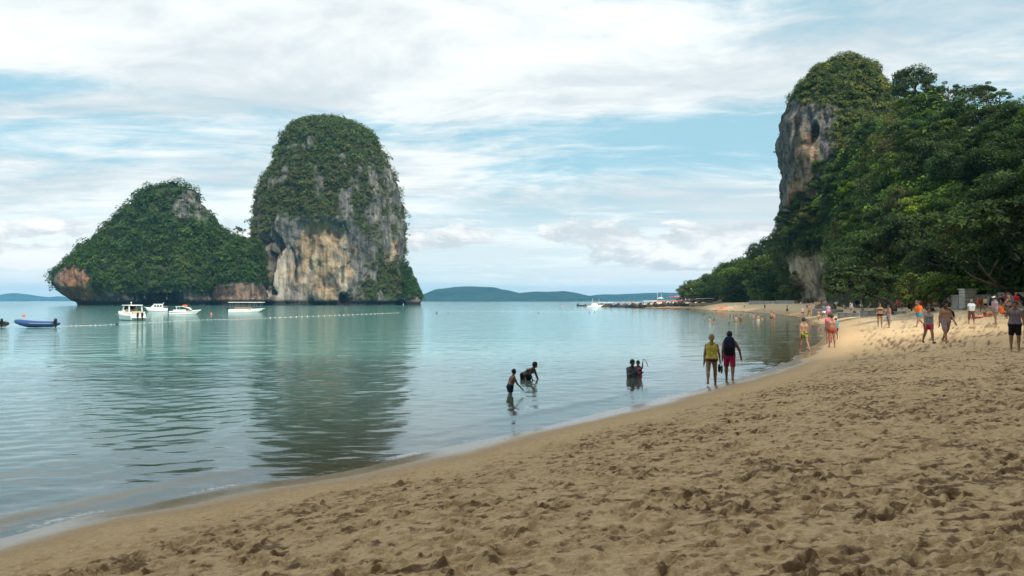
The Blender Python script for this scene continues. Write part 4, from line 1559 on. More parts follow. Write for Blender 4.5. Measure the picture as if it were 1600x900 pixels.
POSES = {
    'stand': {}, 'relaxed': dict(legs=((4, 0), (-3, 4)), arms=((4, 8, 12), (-2, 9, 10))),
    'walk': dict(legs=((20, 4), (-17, 22)), arms=((-14, 7, 12), (16, 7, 22))),
    'walk2': dict(legs=((-18, 24), (19, 3)), arms=((18, 8, 20), (-12, 8, 10))),
    'stride': dict(legs=((27, 6), (-24, 30)), arms=((-24, 8, 30), (26, 8, 40)), lean=5),
    'bend': dict(legs=((10, 12), (4, 10)), arms=((20, 4, 10), (14, 6, 14)), lean=52),
    'lean': dict(legs=((16, 10), (-6, 8)), arms=((-18, 14, 14), (30, 8, 30)), lean=16),
    'sit': dict(legs=((88, 62), (80, 74)), arms=((20, 10, 50), (24, 10, 44)), lean=8),
    'sit_back': dict(legs=((96, 18), (92, 34)), arms=((-34, 12, 4), (-30, 12, 4)), lean=-20),
    'crouch': dict(legs=((96, 120), (80, 112)), arms=((40, 8, 40), (44, 8, 30)), lean=22),
    'face': dict(legs=((3, 0), (-3, 3)), arms=((4, 16, 30), (50, 26, 118))),
    'hips': dict(legs=((3, 0), (-3, 3)), arms=((-16, 42, 70), (-2, 10, 14))),
    'arms_up': dict(legs=((3, 0), (-3, 0)), arms=((60, 14, 100), (66, 20, 96))),
    'arms_fwd': dict(legs=((3, 0), (-3, 0)), arms=((70, 6, 30), (74, 6, 34)), lean=8),
    'out': dict(legs=((16, 3), (-16, 20)), arms=((-6, 6, 8), (-10, 30, 16))),
}


def skeleton(H, pose):
    J = {}
    lean = R(pose.get('lean', 0))
    up = np.array([0, math.sin(lean), math.cos(lean)])
    fw = np.array([0, math.cos(lean), -math.sin(lean)])
    pel = np.zeros(3)
    J['pel'] = pel
    J['waist'] = pel + up * .085 * H
    J['chest'] = pel + up * .20 * H
    J['neckb'] = pel + up * .295 * H
    ln = lean * 0.55
    nup = np.array([0, math.sin(ln), math.cos(ln)])
    J['neck'] = J['neckb'] + nup * .045 * H
    J['head'] = J['neck'] + nup * .055 * H + np.array([0, .008 * H, 0])
    for s, side in ((-1, 'l'), (1, 'r')):
        th, kn = pose.get('legs', ((2, 0), (-2, 0)))[0 if s < 0 else 1]
        a, b = R(th), R(th - kn)
        sp = R(pose.get('spread', 3))
        hip = pel + np.array([s * .052 * H, 0, -.01 * H])
        d1 = np.array([s * math.sin(sp), math.sin(a), -math.cos(a)])
        d1 /= np.linalg.norm(d1)
        knee = hip + d1 * .245 * H
        ank = knee + np.array([0, math.sin(b), -math.cos(b)]) * .238 * H
        f = b + (R(25) if kn > 15 and th < 0 else 0)
        toe = ank + np.array([s * .012 * H, math.cos(f) * .105 * H, math.sin(f) * .105 * H - .024 * H])
        heel = ank + np.array([0, -.022 * H, -.026 * H])
        sw, out, el = pose.get('arms', ((2, 7, 10), (2, 7, 10)))[0 if s < 0 else 1]
        sh = J['neckb'] - up * .040 * H + np.array([s * pose.get('sw', .102) * H, 0, 0])
        w, o = R(sw), R(out)
        d2 = np.array([s * math.sin(o), math.sin(w) * math.cos(o), -math.cos(w) * math.cos(o)])
        elb = sh + d2 * .175 * H
        w2 = R(sw + el)
        o2 = o * (0.35 if el < 60 else -0.5)
        d3 = np.array([s * math.sin(o2), math.sin(w2) * math.cos(o2), -math.cos(w2) * math.cos(o2)])
        wr = elb + d3 * .148 * H
        J.update({'hip' + side: hip, 'knee' + side: knee, 'ank' + side: ank, 'toe' + side: toe, 'heel' + side: heel,
                  'sh' + side: sh, 'elb' + side: elb, 'wr' + side: wr, 'hand' + side: wr + d3 * .045 * H, 'hd' + side: d3})
    lowest = min([J['heel' + s][2] - .014 * H for s in 'lr'] + [J['toe' + s][2] - .014 * H for s in 'lr'] + [pel[2] - .075 * H])
    for k_ in J:
        if not k_.startswith('hd'):
            J[k_] = J[k_] - np.array([0, 0, lowest])
    J['up'], J['fw'] = up, fw
    return J


SKIN = {'tan': (0.28, 0.158, 0.10), 'brown': (0.21, 0.11, 0.072), 'red': (0.31, 0.15, 0.105), 'pale': (0.42, 0.29, 0.22), 'dark': (0.12, 0.065, 0.045)}
CLOTH = {'yellow': (0.55, 0.47, 0.10), 'navy': (0.020, 0.026, 0.055), 'magenta': (0.40, 0.03, 0.10), 'pink': (0.62, 0.10, 0.22), 'black': (0.012, 0.012, 0.014), 'purple': (0.10, 0.05, 0.09),
         'greyv': (0.23, 0.20, 0.24), 'grey': (0.16, 0.17, 0.19), 'white': (0.72, 0.73, 0.74), 'teal': (0.03, 0.28, 0.40), 'orange': (0.75, 0.16, 0.04), 'brown': (0.14, 0.075, 0.055), 'mauve': (0.26, 0.19, 0.20),
         'rust': (0.30, 0.075, 0.035), 'beige': (0.48, 0.40, 0.29), 'blue': (0.05, 0.10, 0.34), 'red': (0.52, 0.03, 0.035), 'green': (0.10, 0.14, 0.03), 'lilac': (0.34, 0.28, 0.36), 'slate': (0.09, 0.12, 0.14), 'pale': (0.55, 0.62, 0.66)}
HAIR = {'black': (0.010, 0.009, 0.009), 'brown': (0.045, 0.026, 0.016), 'blond': (0.30, 0.20, 0.09), 'auburn': (0.11, 0.030, 0.018), 'grey': (0.20, 0.19, 0.18)}


def skinm(n):
    return plain('skin_' + n, SKIN[n], 0.5, 0.35, 0, 20, 0.08)


def clothm(n):
    return plain('cloth_' + n, CLOTH[n], 0.85, 0.15, 0.3, 60, 0.14)


def hairm(n):
    return plain('hair_' + n, HAIR[n], 0.55, 0.35, 0.6, 90, 0.35)


def pattern_mat(name, c0, c1, scale):
    if name in _mats:
        return _mats[name]
    m = bpy.data.materials.new(name)
    m.use_nodes = True
    k = NT(m.node_tree)
    pos = k.n('ShaderNodeTexCoord').outputs['Object']
    n = k.noise(pos, scale, 2, 0.5, 0.8)
    b = k.n('ShaderNodeBsdfPrincipled', None, Base_Color=k.mix(k.step(n, 0.47, 0.53), c0, c1), Roughness=0.8)
    k.n('ShaderNodeOutputMaterial', None, Surface=b)
    _mats[name] = m
    return m


def finger_geo(J, side, H, mb):
    d = J['hd' + side]
    s = -1 if side == 'l' else 1
    d = d / np.linalg.norm(d)
    fwd = np.array([0, 1.0, 0]) - d * d[1]
    if np.linalg.norm(fwd) < 0.3:
        fwd = np.array([0, 0, 1.0]) - d * d[2]
    fwd /= np.linalg.norm(fwd)
    inw = np.cross(d, fwd) * (1 if s > 0 else -1)
    base = J['hand' + side]
    for i, L in enumerate((.040, .046, .043, .034)):
        o = base + fwd * (.016 - .011 * i) * H + d * .012 * H
        p1 = o + d * L * .55 * H + inw * .002 * H
        p2 = o + d * L * 0.95 * H + inw * (.010 + .002 * i) * H
        mb.tube([o, p1, p2], [.0058 * H, .0052 * H, .0038 * H], 5)
    o = J['wr' + side] + d * .022 * H + fwd * .014 * H
    mb.tube([o, o + fwd * .022 * H + d * .012 * H, o + fwd * .026 * H + d * .034 * H], [.0068 * H, .006 * H, .0045 * H], 5)


def person_meshes(H, pose, skin, hair, clothes, res, female=False, belly=0.0, hair_style='short', hands=True, head_turn=0.0, face=True):
    J = skeleton(H, pose)
    P = np.array([v for k_, v in J.items() if k_ not in ('up', 'fw') and not k_.startswith('hd')])
    lo, hi = P.min(0) - .16 * H, P.max(0) + .16 * H
    n = np.ceil((hi - lo) / res).astype(int) + 1
    G = np.stack(np.meshgrid(*[lo[i] + np.arange(n[i]) * res for i in range(3)], indexing='ij'), -1)
    X = np.array([1.0, 0, 0])
    up, fw = J['up'], J['fw']
    sh_w = 0.92 if female else 1.0
    k_ = .028 * H

    def torso(t=0.0, lo_=-1e9, hi_=1e9):
        f = None
        hw, ww, cw = (.056, .036, .048) if female else (.048, .042, .056)
        rh, rw, rc = (.070, .056, .058) if female else (.064, .060, .064)
        for s in (-1, 1):
            a, b, c = J['pel'] + X * s * hw * H, J['waist'] + X * s * ww * H, J['chest'] + X * s * cw * H
            d = J['neckb'] - up * .048 * H + X * s * .062 * H * sh_w
            for p, q, r0_, r1_ in ((a, b, rh, rw), (b, c, rw, rc), (c, d, rc, .040)):
                g = rcone(G, p, q, r0_ * H + t, r1_ * H + t)
                f = g if f is None else smin(f, g, k_)
        if belly:
            f = smin(f, ell(G, J['waist'] + fw * .055 * H - up * .01 * H, np.array([.085, .07, .085]) * H * belly + t), k_)
        if female:
            for s in (-1, 1):
                f = smin(f, ell(G, J['chest'] + up * .012 * H + fw * .05 * H + X * s * .042 * H, np.array([.038, .036, .036]) * H + t), .015 * H)
                f = smin(f, ell(G, J['pel'] - fw * .035 * H + X * s * .042 * H - up * .01 * H, np.array([.052, .05, .055]) * H + t), .02 * H)
        else:
            for s in (-1, 1):
                f = smin(f, ell(G, J['pel'] - fw * .03 * H + X * s * .038 * H - up * .015 * H, np.array([.045, .045, .05]) * H + t), .02 * H)
        return f

    def leg(s, t=0.0, frac=None, flare=0.0):
        r0_, r1_, r2_ = (.058, .036, .021) if female else (.056, .037, .022)
        h, kn, an = J['hip' + s], J['knee' + s], J['ank' + s]
        if frac is None:
            f = rcone(G, h, kn, r0_ * H, r1_ * H)
            cal = kn + (an - kn) * .3 - np.array([0, .012 * H, 0])
            f = smin(f, rcone(G, kn, cal, .035 * H, .034 * H), .015 * H)
            f = smin(f, rcone(G, cal, an, .034 * H, r2_ * H), .015 * H)
            f = smin(f, rcone(G, J['heel' + s], J['toe' + s], .021 * H, .017 * H), .012 * H)
            f = smin(f, rcone(G, an, J['heel' + s], r2_ * H, .021 * H), .012 * H)
            return f
        d = (kn - h) / np.linalg.norm(kn - h)
        if frac <= 1:
            e = h + (kn - h) * frac
            f = rcone(G, h, e + d * .02, r0_ * H + t, (r0_ + (r1_ - r0_) * frac) * H + t + flare)
        else:
            e = kn + (an - kn) * (frac - 1)
            f = smin(rcone(G, h, kn, r0_ * H + t, r1_ * H + t), rcone(G, kn, e, r1_ * H + t, .032 * H + t), .02 * H)
            d = (an - kn) / np.linalg.norm(an - kn)
        return np.maximum(f, (G - e) @ d)

    def arm(s, t=0.0, frac=None):
        sh, el, wr, hd = (J[q + s] for q in ('sh', 'elb', 'wr', 'hand'))
        sc_ = 0.86 if female else 1.0
        if frac is None:
            f = rcone(G, sh, el, .034 * H * sc_, .025 * H * sc_)
            f = smin(f, rcone(G, el, wr, .026 * H * sc_, .0165 * H), .012 * H)
            return smin(f, rcone(G, wr, hd, .0165 * H, .019 * H), .01 * H)
        e = sh + (el - sh) * frac
        d = (el - sh) / np.linalg.norm(el - sh)
        return np.maximum(rcone(G, sh, e + d * .02, .036 * H + t, .032 * H + t), (G - e) @ d)

    head = J['head']
    ca, sa = math.cos(R(head_turn)), math.sin(R(head_turn))
    hf = np.array([-sa, ca, 0.0])
    hr = np.array([ca, sa, 0.0])

    def headf():
        f = ell(G, head + np.array([0, 0, .012 * H]), np.array([.045, .056, .058]) * H)
        f = smin(f, ell(G, head + hf * .022 * H - np.array([0, 0, .032 * H]), np.array([.030, .030, .034]) * H), .018 * H)
        f = smin(f, rcone(G, head + hf * .052 * H, head + hf * .060 * H - np.array([0, 0, .014 * H]), .006 * H, .009 * H), .008 * H)
        for s in (-1, 1):
            f = smin(f, ell(G, head + hr * s * .046 * H - np.array([0, 0, .006 * H]), np.array([.008, .012, .017]) * H), .006 * H)
        return f

    body = torso()
    for s in 'lr':
        body = smin(body, leg(s), k_)
        body = smin(body, arm(s), .022 * H)
    body = smin(body, rcone(G, J['neckb'] - up * .02 * H, J['neck'] + np.array([0, .004 * H, 0.01 * H]), .036 * H, .030 * H), .02 * H)
    for s in (-1, 1):
        body = smin(body, rcone(G, J['neckb'] + up * .012 * H + X * s * .012 * H, J['neckb'] - up * .028 * H + X * s * .085 * H * sh_w, .030 * H, .028 * H), .015 * H)
    hd = headf()
    body = smin(body, hd, .014 * H)
    out = []
    V, F = surface_nets(body, lo, res)
    if hands:
        mb = MB()
        for s in 'lr':
            finger_geo(J, s, H, mb)
        fv = np.array(mb.v)
        quads = [f for f in mb.f if len(f) == 4] + [(f[0], f[1], f[2], f[3]) for f in mb.f if len(f) == 5]
        F = np.vstack([F, np.array(quads) + len(V)])
        V = np.vstack([V, fv])
    out.append(('body', mesh_np('body', V, F, None, True, skinm(skin))))
    # hair
    if hair:
        q = G - head
        side = q @ hf
        ht = ell(G, head + np.array([0, 0, .014 * H]) - hf * .006 * H, np.array([.058, .067, .073]) * H)
        cut = np.maximum(side - .026 * H - np.clip(q[..., 2], 0, None) * 0.9, -(q[..., 2] + (.030 * H if hair_style == 'short' else .05 * H)))
        ht = np.maximum(ht, cut)
        if hair_style == 'long':
            ht = smin(ht, rcone(G, head - hf * .045 * H, J['neckb'] - hf * .062 * H - up * .05 * H, .036 * H, .028 * H), .02 * H)
        if hair_style == 'pony':
            ht = smin(ht, rcone(G, head - hf * .058 * H + np.array([0, 0, .01 * H]), J['neckb'] - hf * .065 * H - up * .03 * H, .022 * H, .014 * H), .015 * H)
        if hair_style == 'bun':
            ht = smin(ht, ell(G, head - hf * .05 * H + np.array([0, 0, .045 * H]), np.array([.026, .026, .026]) * H), .012 * H)
        V, F = surface_nets(ht, lo, res)
        if len(F):
            out.append(('hair', mesh_np('hair', V, F, None, True, hairm(hair))))
    t = max(.007 * H, res * 0.55)
    # height along the trunk, 0 at the pelvis
    axis = (G - J['pel']) @ up / H
    for kind, mat in clothes:
        if kind in ('shorts', 'long_shorts', 'capris', 'trunks', 'skirt'):
            fr = {'shorts': .48, 'long_shorts': .9, 'capris': 1.35, 'trunks': .32, 'skirt': .5}[kind]
            f = np.maximum(torso(t), np.maximum(axis - .058, -axis - .12))
            for s in 'lr':
                f = smin(f, leg(s, t, fr, .012 if kind in ('long_shorts', 'shorts') else 0.004), .02 * H)
            f = np.maximum(f, axis - (.045 if kind == 'trunks' else .058))
        elif kind == 'brief':
            f = np.maximum(torso(t * .7), np.maximum(axis - .035, -axis - .12))
            for s in 'lr':
                f = smin(f, np.maximum(leg(s, t * .7, .10), axis - 0.03), .012 * H)
        elif kind in ('tank', 'tee', 'vest', 'swimsuit'):
            b0 = -.01 if kind != 'swimsuit' else -.06
            f = np.maximum(torso(t * 1.25 if kind != 'swimsuit' else t * .7), np.maximum(axis - (.262 if kind in ('tank', 'swimsuit') else .285), b0 - axis))
            if kind == 'tee':
                for s in 'lr':
                    f = smin(f, arm(s, t, .5), .012 * H)
                for s in (-1, 1):
                    f = smin(f, rcone(G, J['neckb'] + up * .004 * H + X * s * .02 * H, J['neckb'] - up * .03 * H + X * s * .088 * H * sh_w, .026 * H + t, .028 * H + t), .012 * H)
                f = np.maximum(f, axis - .315)
            if kind == 'vest':
                for s in (-1, 1):
                    f = smin(f, rcone(G, J['neckb'] + up * .004 * H + X * s * .025 * H, J['neckb'] - up * .026 * H + X * s * .072 * H * sh_w, .026 * H + t, .030 * H + t), .012 * H)
                f = np.maximum(f, axis - .315)
            if kind == 'tank':
                for s in (-1, 1):
                    f = smin(f, rcone(G, J['chest'] + up * .05 * H + X * s * .045 * H, J['neckb'] - up * .006 * H + X * s * .055 * H, .05 * H, .026 * H + t * .6), .01 * H)
                f = np.maximum(f, axis - .288)
        elif kind == 'bikini_top':
            f = np.maximum(torso(t * .8), np.maximum(axis - .232, .185 - axis))
        elif kind == 'wrap':
            f = np.maximum(torso(t * 1.2), np.maximum(axis - .25, -axis - .02))
            for s in 'lr':
                f = smin(f, leg(s, t * 1.4, .45, .01), .03 * H)
        elif kind == 'cap':
            f = np.maximum(ell(G, head + np.array([0, 0, .016 * H]), np.array([.060, .068, .068]) * H), (.018 * H - (G - head)[..., 2]))
            br = ell(G, head + hf * .075 * H + np.array([0, 0, .022 * H]), np.array([.042, .05, .010]) * H)
            f = np.minimum(f, br)
        elif kind == 'hat':
            f = np.maximum(ell(G, head + np.array([0, 0, .016 * H]), np.array([.062, .068, .070]) * H), (.018 * H - (G - head)[..., 2]))
            f = np.minimum(f, ell(G, head + np.array([0, 0, .020 * H]), np.array([.105, .112, .013]) * H))
        elif kind == 'shoes':
            for s in 'lr':
                V, F = surface_nets(rcone(G, J['heel' + s], J['toe' + s], .026 * H, .022 * H), lo, res)
                out.append(('shoe', mesh_np('shoe', V, F, None, True, clothm(mat))))
            continue
        else:
            continue
        V, F = surface_nets(f, lo, res)
        if len(F):
            nm = {'long_shorts': 'shorts', 'trunks': 'swim_trunks', 'brief': 'swim_brief', 'tank': 'tank_top', 'tee': 'tee_shirt'}.get(kind, kind)
            out.append((nm, mesh_np(nm, V, F, None, True, mat if not isinstance(mat, str) else clothm(mat))))
    if face:
        for s in (-1, 1):
            c = head + hf * .0535 * H + hr * s * .019 * H + np.array([0, 0, .004 * H])
            out.append(('eye', MB().ball(c, (.006 * H, .004 * H, .0045 * H), 6, 4).mesh('eye', plain('eye_dark', (0.02, 0.015, 0.012), 0.2, 0.5))))
        mb = MB()
        c = head + hf * .051 * H - np.array([0, 0, .036 * H])
        mb.tube([c - hr * .014 * H - hf * .004 * H, c, c + hr * .014 * H - hf * .004 * H], [.002 * H, .0045 * H, .002 * H], 5)
        out.append(('mouth', mb.mesh('mouth', plain('lip', (0.28, 0.09, 0.08), 0.5, 0.3))))
    return out, J


PEOPLE = {}


def person(px, py, top, label, pose='stand', facing=0, skin='tan', hair='brown', clothes=(), water=None, H=None, group=None, key=None, lie=False, **kw):
    """px, py: photo pixel of the feet (of the waterline when water is the standing depth); top: row of the head"""
    ps = POSES[pose] if isinstance(pose, str) else pose
    if water is None:
        g = on_ground(px, py)
    else:
        x, y = sea_point(px, py)
        g = np.array([x, y, -water])
    D = g[1]
    tall = max(0.3, (py - top) * D / FPX + (water or 0))
    if H is None:
        sk = skeleton(1.0, ps)
        hgt = sk['head'][2] + .072
        H = float(np.clip(tall / hgt, 0.9, 2.05))
    res = float(np.clip(D * 0.00064, 0.0215, 0.08))
    t = empty('person', tuple(g), R(facing), label, 'person', group)
    parts, J = person_meshes(H, ps, skin, hair, clothes, res, hands=D < 75, face=D < 75 and kw.pop('face', True), **kw)
    for nm, me in parts:
        link(nm, me, t)
    if key:
        PEOPLE[key] = (t, J, H)
    return t


TROP = pattern_mat('cloth_tropical', (0.015, 0.02, 0.012), (0.30, 0.34, 0.05), 11)
PRINT = pattern_mat('cloth_print', (0.05, 0.045, 0.06), (0.42, 0.38, 0.40), 16)


def build_near_people():
    person(1112, 602, 523, 'woman walking away in a yellow vest and dark bikini bottom at the waterline', dict(legs=((-17, 20), (16, 3)), arms=((-6, 10, 8), (8, 14, 22))), -14, 'tan', 'blond', [('vest', 'yellow'), ('brief', 'purple')], female=True, hair_style='pony', key='woman')
    person(1140, 596, 518, 'man walking away in magenta shorts beside the woman in a yellow vest', dict(legs=((17, 3), (-15, 22)), arms=((-4, 9, 12), (-6, 30, 18))), -16, 'brown', 'black', [('long_shorts', 'magenta')], key='man')
    person(797, 616, 577, 'boy in dark shorts wading thigh deep and leaning towards the bending bather', dict(legs=((10, 14), (-4, 6)), arms=((-16, 16, 16), (24, 8, 20)), lean=17), -68, 'brown', 'black', [('shorts', 'navy')], water=0.42)
    person(819, 592, 567, 'bather bending down over the water behind the wading boy', dict(legs=((6, 10), (0, 8)), arms=((22, 4, 4), (8, 8, 14)), lean=56), -125, 'brown', 'black', [('shorts', 'black')], water=0.72, H=1.55)
    person(823, 594, 582, 'child crouching low in the water in front of bending bather', 'crouch', -160, 'dark', 'black', [('tee', 'navy')], water=0.45, H=1.05)
    person(987, 589, 562, 'person in dark top standing waist deep beside the girl in pink', dict(legs=((3, 0), (-3, 0)), arms=((46, 6, 60), (40, 6, 70)), lean=6), 195, 'dark', 'black', [('tee', 'slate')], water=0.98, H=1.62)
    person(997, 588, 563, 'girl in pink swimsuit holding up a thin stick in the water', dict(legs=((3, 0), (-3, 0)), arms=((96, 8, 40), (58, 16, 60))), 170, 'brown', 'black', [('swimsuit', 'pink')], water=0.72, H=1.3, female=True, key='girl')
    person(1256, 549, 496, 'man in black and yellow patterned trunks walking away along the wet sand', 'walk', 4, 'tan', 'brown', [('shorts', TROP)], key='trunks_man')
    person(1300, 543, 491, 'heavy man in rust brown swim trunks walking away on the sand', 'relaxed', -2, 'red', 'brown', [('trunks', 'rust')], belly=1.1)
    person(1296, 536, 490, 'person in a pink shirt half hidden behind heavy man in rust trunks', 'stand', 0, 'red', 'brown', [('tee', 'pink'), ('shorts', 'mauve')])
    person(1306, 531, 497, 'small child in a blue top half hidden behind the heavy man', 'stand', 10, 'tan', 'black', [('tee', 'teal'), ('shorts', 'navy')])
    person(1375, 512, 474, 'woman in a black bikini standing beside man in printed shorts', 'hips', 168, 'tan', 'brown', [('brief', 'black'), ('bikini_top', 'black')], female=True, hair_style='bun')
    person(1389, 513, 477, 'man in grey printed shorts standing beside woman in a black bikini', 'relaxed', 100, 'red', 'brown', [('long_shorts', PRINT)])
    person(1436, 512, 471, 'person striding left wrapped in a teal towel', 'stride', 112, 'tan', 'auburn', [('wrap', 'teal'), ('tee', 'orange')], hair_style='short')
    person(1451, 537, 480, 'woman in a grey tank top and magenta shorts walking nearer', 'walk', 176, 'tan', 'black', [('tank', 'grey'), ('shorts', 'magenta'), ('shoes', 'black')], female=True)
    person(1478, 536, 470, 'shirtless man in mauve shorts and dark cap with shoulder bag', 'walk2', 184, 'tan', 'black', [('long_shorts', 'mauve'), ('cap', 'black')], key='bag_man')
    person(1518, 507, 468, 'person in a white top and dark cropped trousers facing the sea', dict(legs=((5, 0), (-4, 3)), spread=7, arms=((4, 12, 16), (2, 12, 14))), 172, 'red', 'grey', [('tee', 'pale'), ('capris', 'brown')])
    person(1555, 507, 463, 'man in a white cap and lilac shirt standing side on', dict(legs=((5, 0), (-6, 3)), arms=((26, 8, 60), (10, 8, 50)), lean=3), 92, 'tan', 'brown', [('tee', 'lilac'), ('shorts', 'greyv'), ('cap', 'white')])
    person(1586, 548, 470, 'woman in grey top and black shorts holding her face at right edge', 'face', 158, 'tan', 'auburn', [('tank', 'greyv'), ('long_shorts', 'black')], female=True, head_turn=-10)
    person(1606, 530, 474, 'person cut off by the right edge of the view behind the woman in black shorts', 'relaxed', 180, 'brown', 'black', [('tee', 'slate'), ('shorts', 'navy')])
    person(1540, 487, 464, 'person in a beige top and black shorts standing before the wall', 'relaxed', 10, 'tan', 'brown', [('tee', 'beige'), ('shorts', 'black')])
    person(1576, 499, 462, 'woman in a dark bikini bottom standing behind the white capped man', 'hips', 20, 'tan', 'blond', [('brief', 'navy'), ('bikini_top', 'navy')], female=True, hair_style='long')


def seated(px, py, label, facing, skin, hair, clothes, pose='sit', H=1.65, **kw):
    return person(px, py, py - 12, label, pose, facing, skin, hair, clothes, H=H, **kw)


def build_mid_people():
    seated(1410, 486, 'person in navy shorts and red hair sitting upright by the bright shrub', 160, 'tan', 'auburn', [('shorts', 'navy')], 'sit')
    seated(1421, 485, 'person in black lounging on the sand by the bright shrub', 250, 'tan', 'black', [('tee', 'black'), ('shorts', 'black')], 'sit_back')
    seated(1451, 484, 'brown skinned person sitting behind the woman in magenta shorts', 190, 'brown', 'black', [('swimsuit', 'rust')], 'sit', female=True)
    seated(1462, 483, 'pale haired person sitting between the walking couple', 170, 'tan', 'blond', [('shorts', 'beige')], 'sit')
    seated(1468, 485, 'person in slate clothes sitting left of the man with shoulder bag', 200, 'tan', 'brown', [('tee', 'slate'), ('shorts', 'slate')], 'sit')
    seated(1491, 480, 'person in dark clothes seated at the foot of the pale wall', 185, 'tan', 'black', [('tee', 'black'), ('shorts', 'navy')], 'sit')
    seated(1498, 480, 'person in a white tee seated leaning back under the pale wall', 230, 'tan', 'brown', [('tee', 'white'), ('shorts', 'slate')], 'sit_back')
    seated(1505, 480, 'person in a white tee seated with knees up under the pale pillar', 150, 'tan', 'black', [('tee', 'white'), ('shorts', 'beige')], 'sit')
    seated(1530, 487, 'person in rust red clothes sitting right of the white topped stander', 180, 'brown', 'black', [('tee', 'rust'), ('shorts', 'rust')], 'sit')
    seated(1564, 486, 'person in a black tee sitting behind the white capped man', 200, 'tan', 'black', [('tee', 'black'), ('shorts', 'black')], 'sit')
    seated(1566, 494, 'person with an orange towel sitting close behind the white capped man', 215, 'tan', 'brown', [('wrap', 'orange')], 'sit_back')
    seated(1587, 484, 'person in a red top sitting in the shade under the trees', 180, 'tan', 'blond', [('tee', 'red'), ('shorts', 'blue')], 'sit', hair_style='long', female=True)
    seated(1570, 482, 'person in a pink top sitting in shade under the dark trees', 170, 'tan', 'brown', [('tee', 'pink'), ('shorts', 'navy')], 'sit')
    # the sunbather on a red towel
    person(1541, 496, 488, 'sunbather lying with raised knees on a red towel', dict(legs=((150, 96), (144, 84)), arms=((-60, 12, 6), (-62, 14, 6)), lean=-74), 96, 'tan', 'brown', [('brief', 'orange'), ('bikini_top', 'orange')], H=1.62, female=True)
    g = on_ground(1540, 496)
    mb = MB()
    for i in range(12):
        for j in range(5):
            pass
    u = np.linspace(-1.25, 1.05, 20)
    v = np.linspace(-0.42, 0.42, 8)
    U, W = np.meshgrid(u, v, indexing='ij')
    Vv = np.stack([U, W, 0.03 + 0.015 * fbm(np.stack([U * 4, W * 4, U * 0], -1), 2, seed=3)], -1)
    top = Vv.reshape(-1, 3)
    bot = top - np.array([0, 0, 0.025])
    idx = np.arange(160).reshape(20, 8)
    F = np.stack([idx[:-1, :-1], idx[1:, :-1], idx[1:, 1:], idx[:-1, 1:]], -1).reshape(-1, 4)
    rim = list(idx[:, 0]) + list(idx[-1, 1:]) + list(idx[::-1, -1][1:]) + list(idx[0, ::-1][1:-1])
    side = [(rim[i], rim[(i + 1) % len(rim)], rim[(i + 1) % len(rim)] + 160, rim[i] + 160) for i in range(len(rim))]
    me = mesh_np('towel', np.vstack([top, bot]), np.vstack([F, F[:, ::-1] + 160, np.array(side)]), None, False, clothm('red'))
    o = tag(link('beach_towel', me), 'red beach towel spread under the sunbather with raised knees', 'towel')
    o.location = (g[0], g[1], g[2] - .03)
    o.rotation_euler = (R(4), 0, R(4))
    # middle distance strollers
    M = [
        (1330, 493, 469, 'dark haired woman in a printed dress standing by dark bags', 'relaxed', 20, 'tan', 'black', [('wrap', PRINT)], dict(female=True, hair_style='long')),
        (1338, 483, 467, 'person in a navy tee standing right of the woman in printed dress', 'relaxed', 0, 'tan', 'black', [('tee', 'navy'), ('shorts', 'navy')], {}),
        (1342, 482, 468, 'person in a black swimsuit standing beside the navy tee', 'hips', 30, 'tan', 'black', [('swimsuit', 'black')], dict(female=True)),
        (1346, 486, 468, 'pale person in white shorts standing left of the orange hat', 'walk', 200, 'pale', 'brown', [('shorts', 'white'), ('bikini_top', 'pink')], dict(female=True)),
        (1230, 491, 477, 'man in dark trunks strolling alone on the bright sand', 'walk', 60, 'tan', 'brown', [('shorts', 'navy')], {}),
        (1254, 498, 479, 'woman in a black bikini bottom standing on bright sand by water', 'relaxed', 200, 'pale', 'blond', [('brief', 'black')], dict(female=True, hair_style='long')),
        (1265, 496, 475, 'tall tan woman in a brown bikini on the bright sand', 'walk', 190, 'tan', 'brown', [('brief', 'rust'), ('bikini_top', 'rust')], dict(female=True)),
        (1261, 484, 475, 'small figure seen between the black and the brown bikini', 'stand', 0, 'tan', 'brown', [('shorts', 'rust')], {}),
        (1275, 492, 475, 'brown skinned man with his back turned in brown shorts', 'relaxed', 0, 'brown', 'brown', [('shorts', 'brown')], dict(belly=1.0)),
        (1279, 504, 484, 'bare tan woman in a beige bikini walking near the water', 'walk2', 185, 'tan', 'brown', [('brief', 'beige'), ('bikini_top', 'beige')], dict(female=True)),
        (1287, 499, 475, 'man in a slate tee and white shorts walking nearer', 'walk', 175, 'tan', 'black', [('tee', 'slate'), ('shorts', 'white')], {}),
        (1294, 498, 475, 'woman in a lilac top right of the slate tee', 'walk2', 178, 'tan', 'black', [('tee', 'lilac'), ('shorts', 'pink')], dict(female=True)),
        (1299, 489, 474, 'person in purple standing behind the woman in a lilac top', 'stand', 20, 'brown', 'black', [('tee', 'purple'), ('shorts', 'brown')], {}),
        (1303, 487, 477, 'person in green sitting right of the purple top', 'sit', 160, 'tan', 'brown', [('tee', 'green'), ('shorts', 'green')], {}),
        (1195, 484.5, 475, 'person in dark red walking on the far bright sand', 'walk', 80, 'brown', 'black', [('tee', 'purple'), ('shorts', 'navy')], {}),
        (1163, 482, 473, 'person in a white top and dark shorts on the far sand', 'walk2', 250, 'tan', 'blond', [('tee', 'white'), ('shorts', 'slate')], {}),
        (1148, 483, 476, 'person in a pink top at the water by the orange kayak', 'relaxed', 90, 'tan', 'brown', [('tee', 'white'), ('shorts', 'pink')], {}),
    ]
    for px, py, top_, lab, pose, face, skin, hair, cl, kw in M:
        person(px, py, top_, lab, pose, face, skin, hair, cl, **kw)
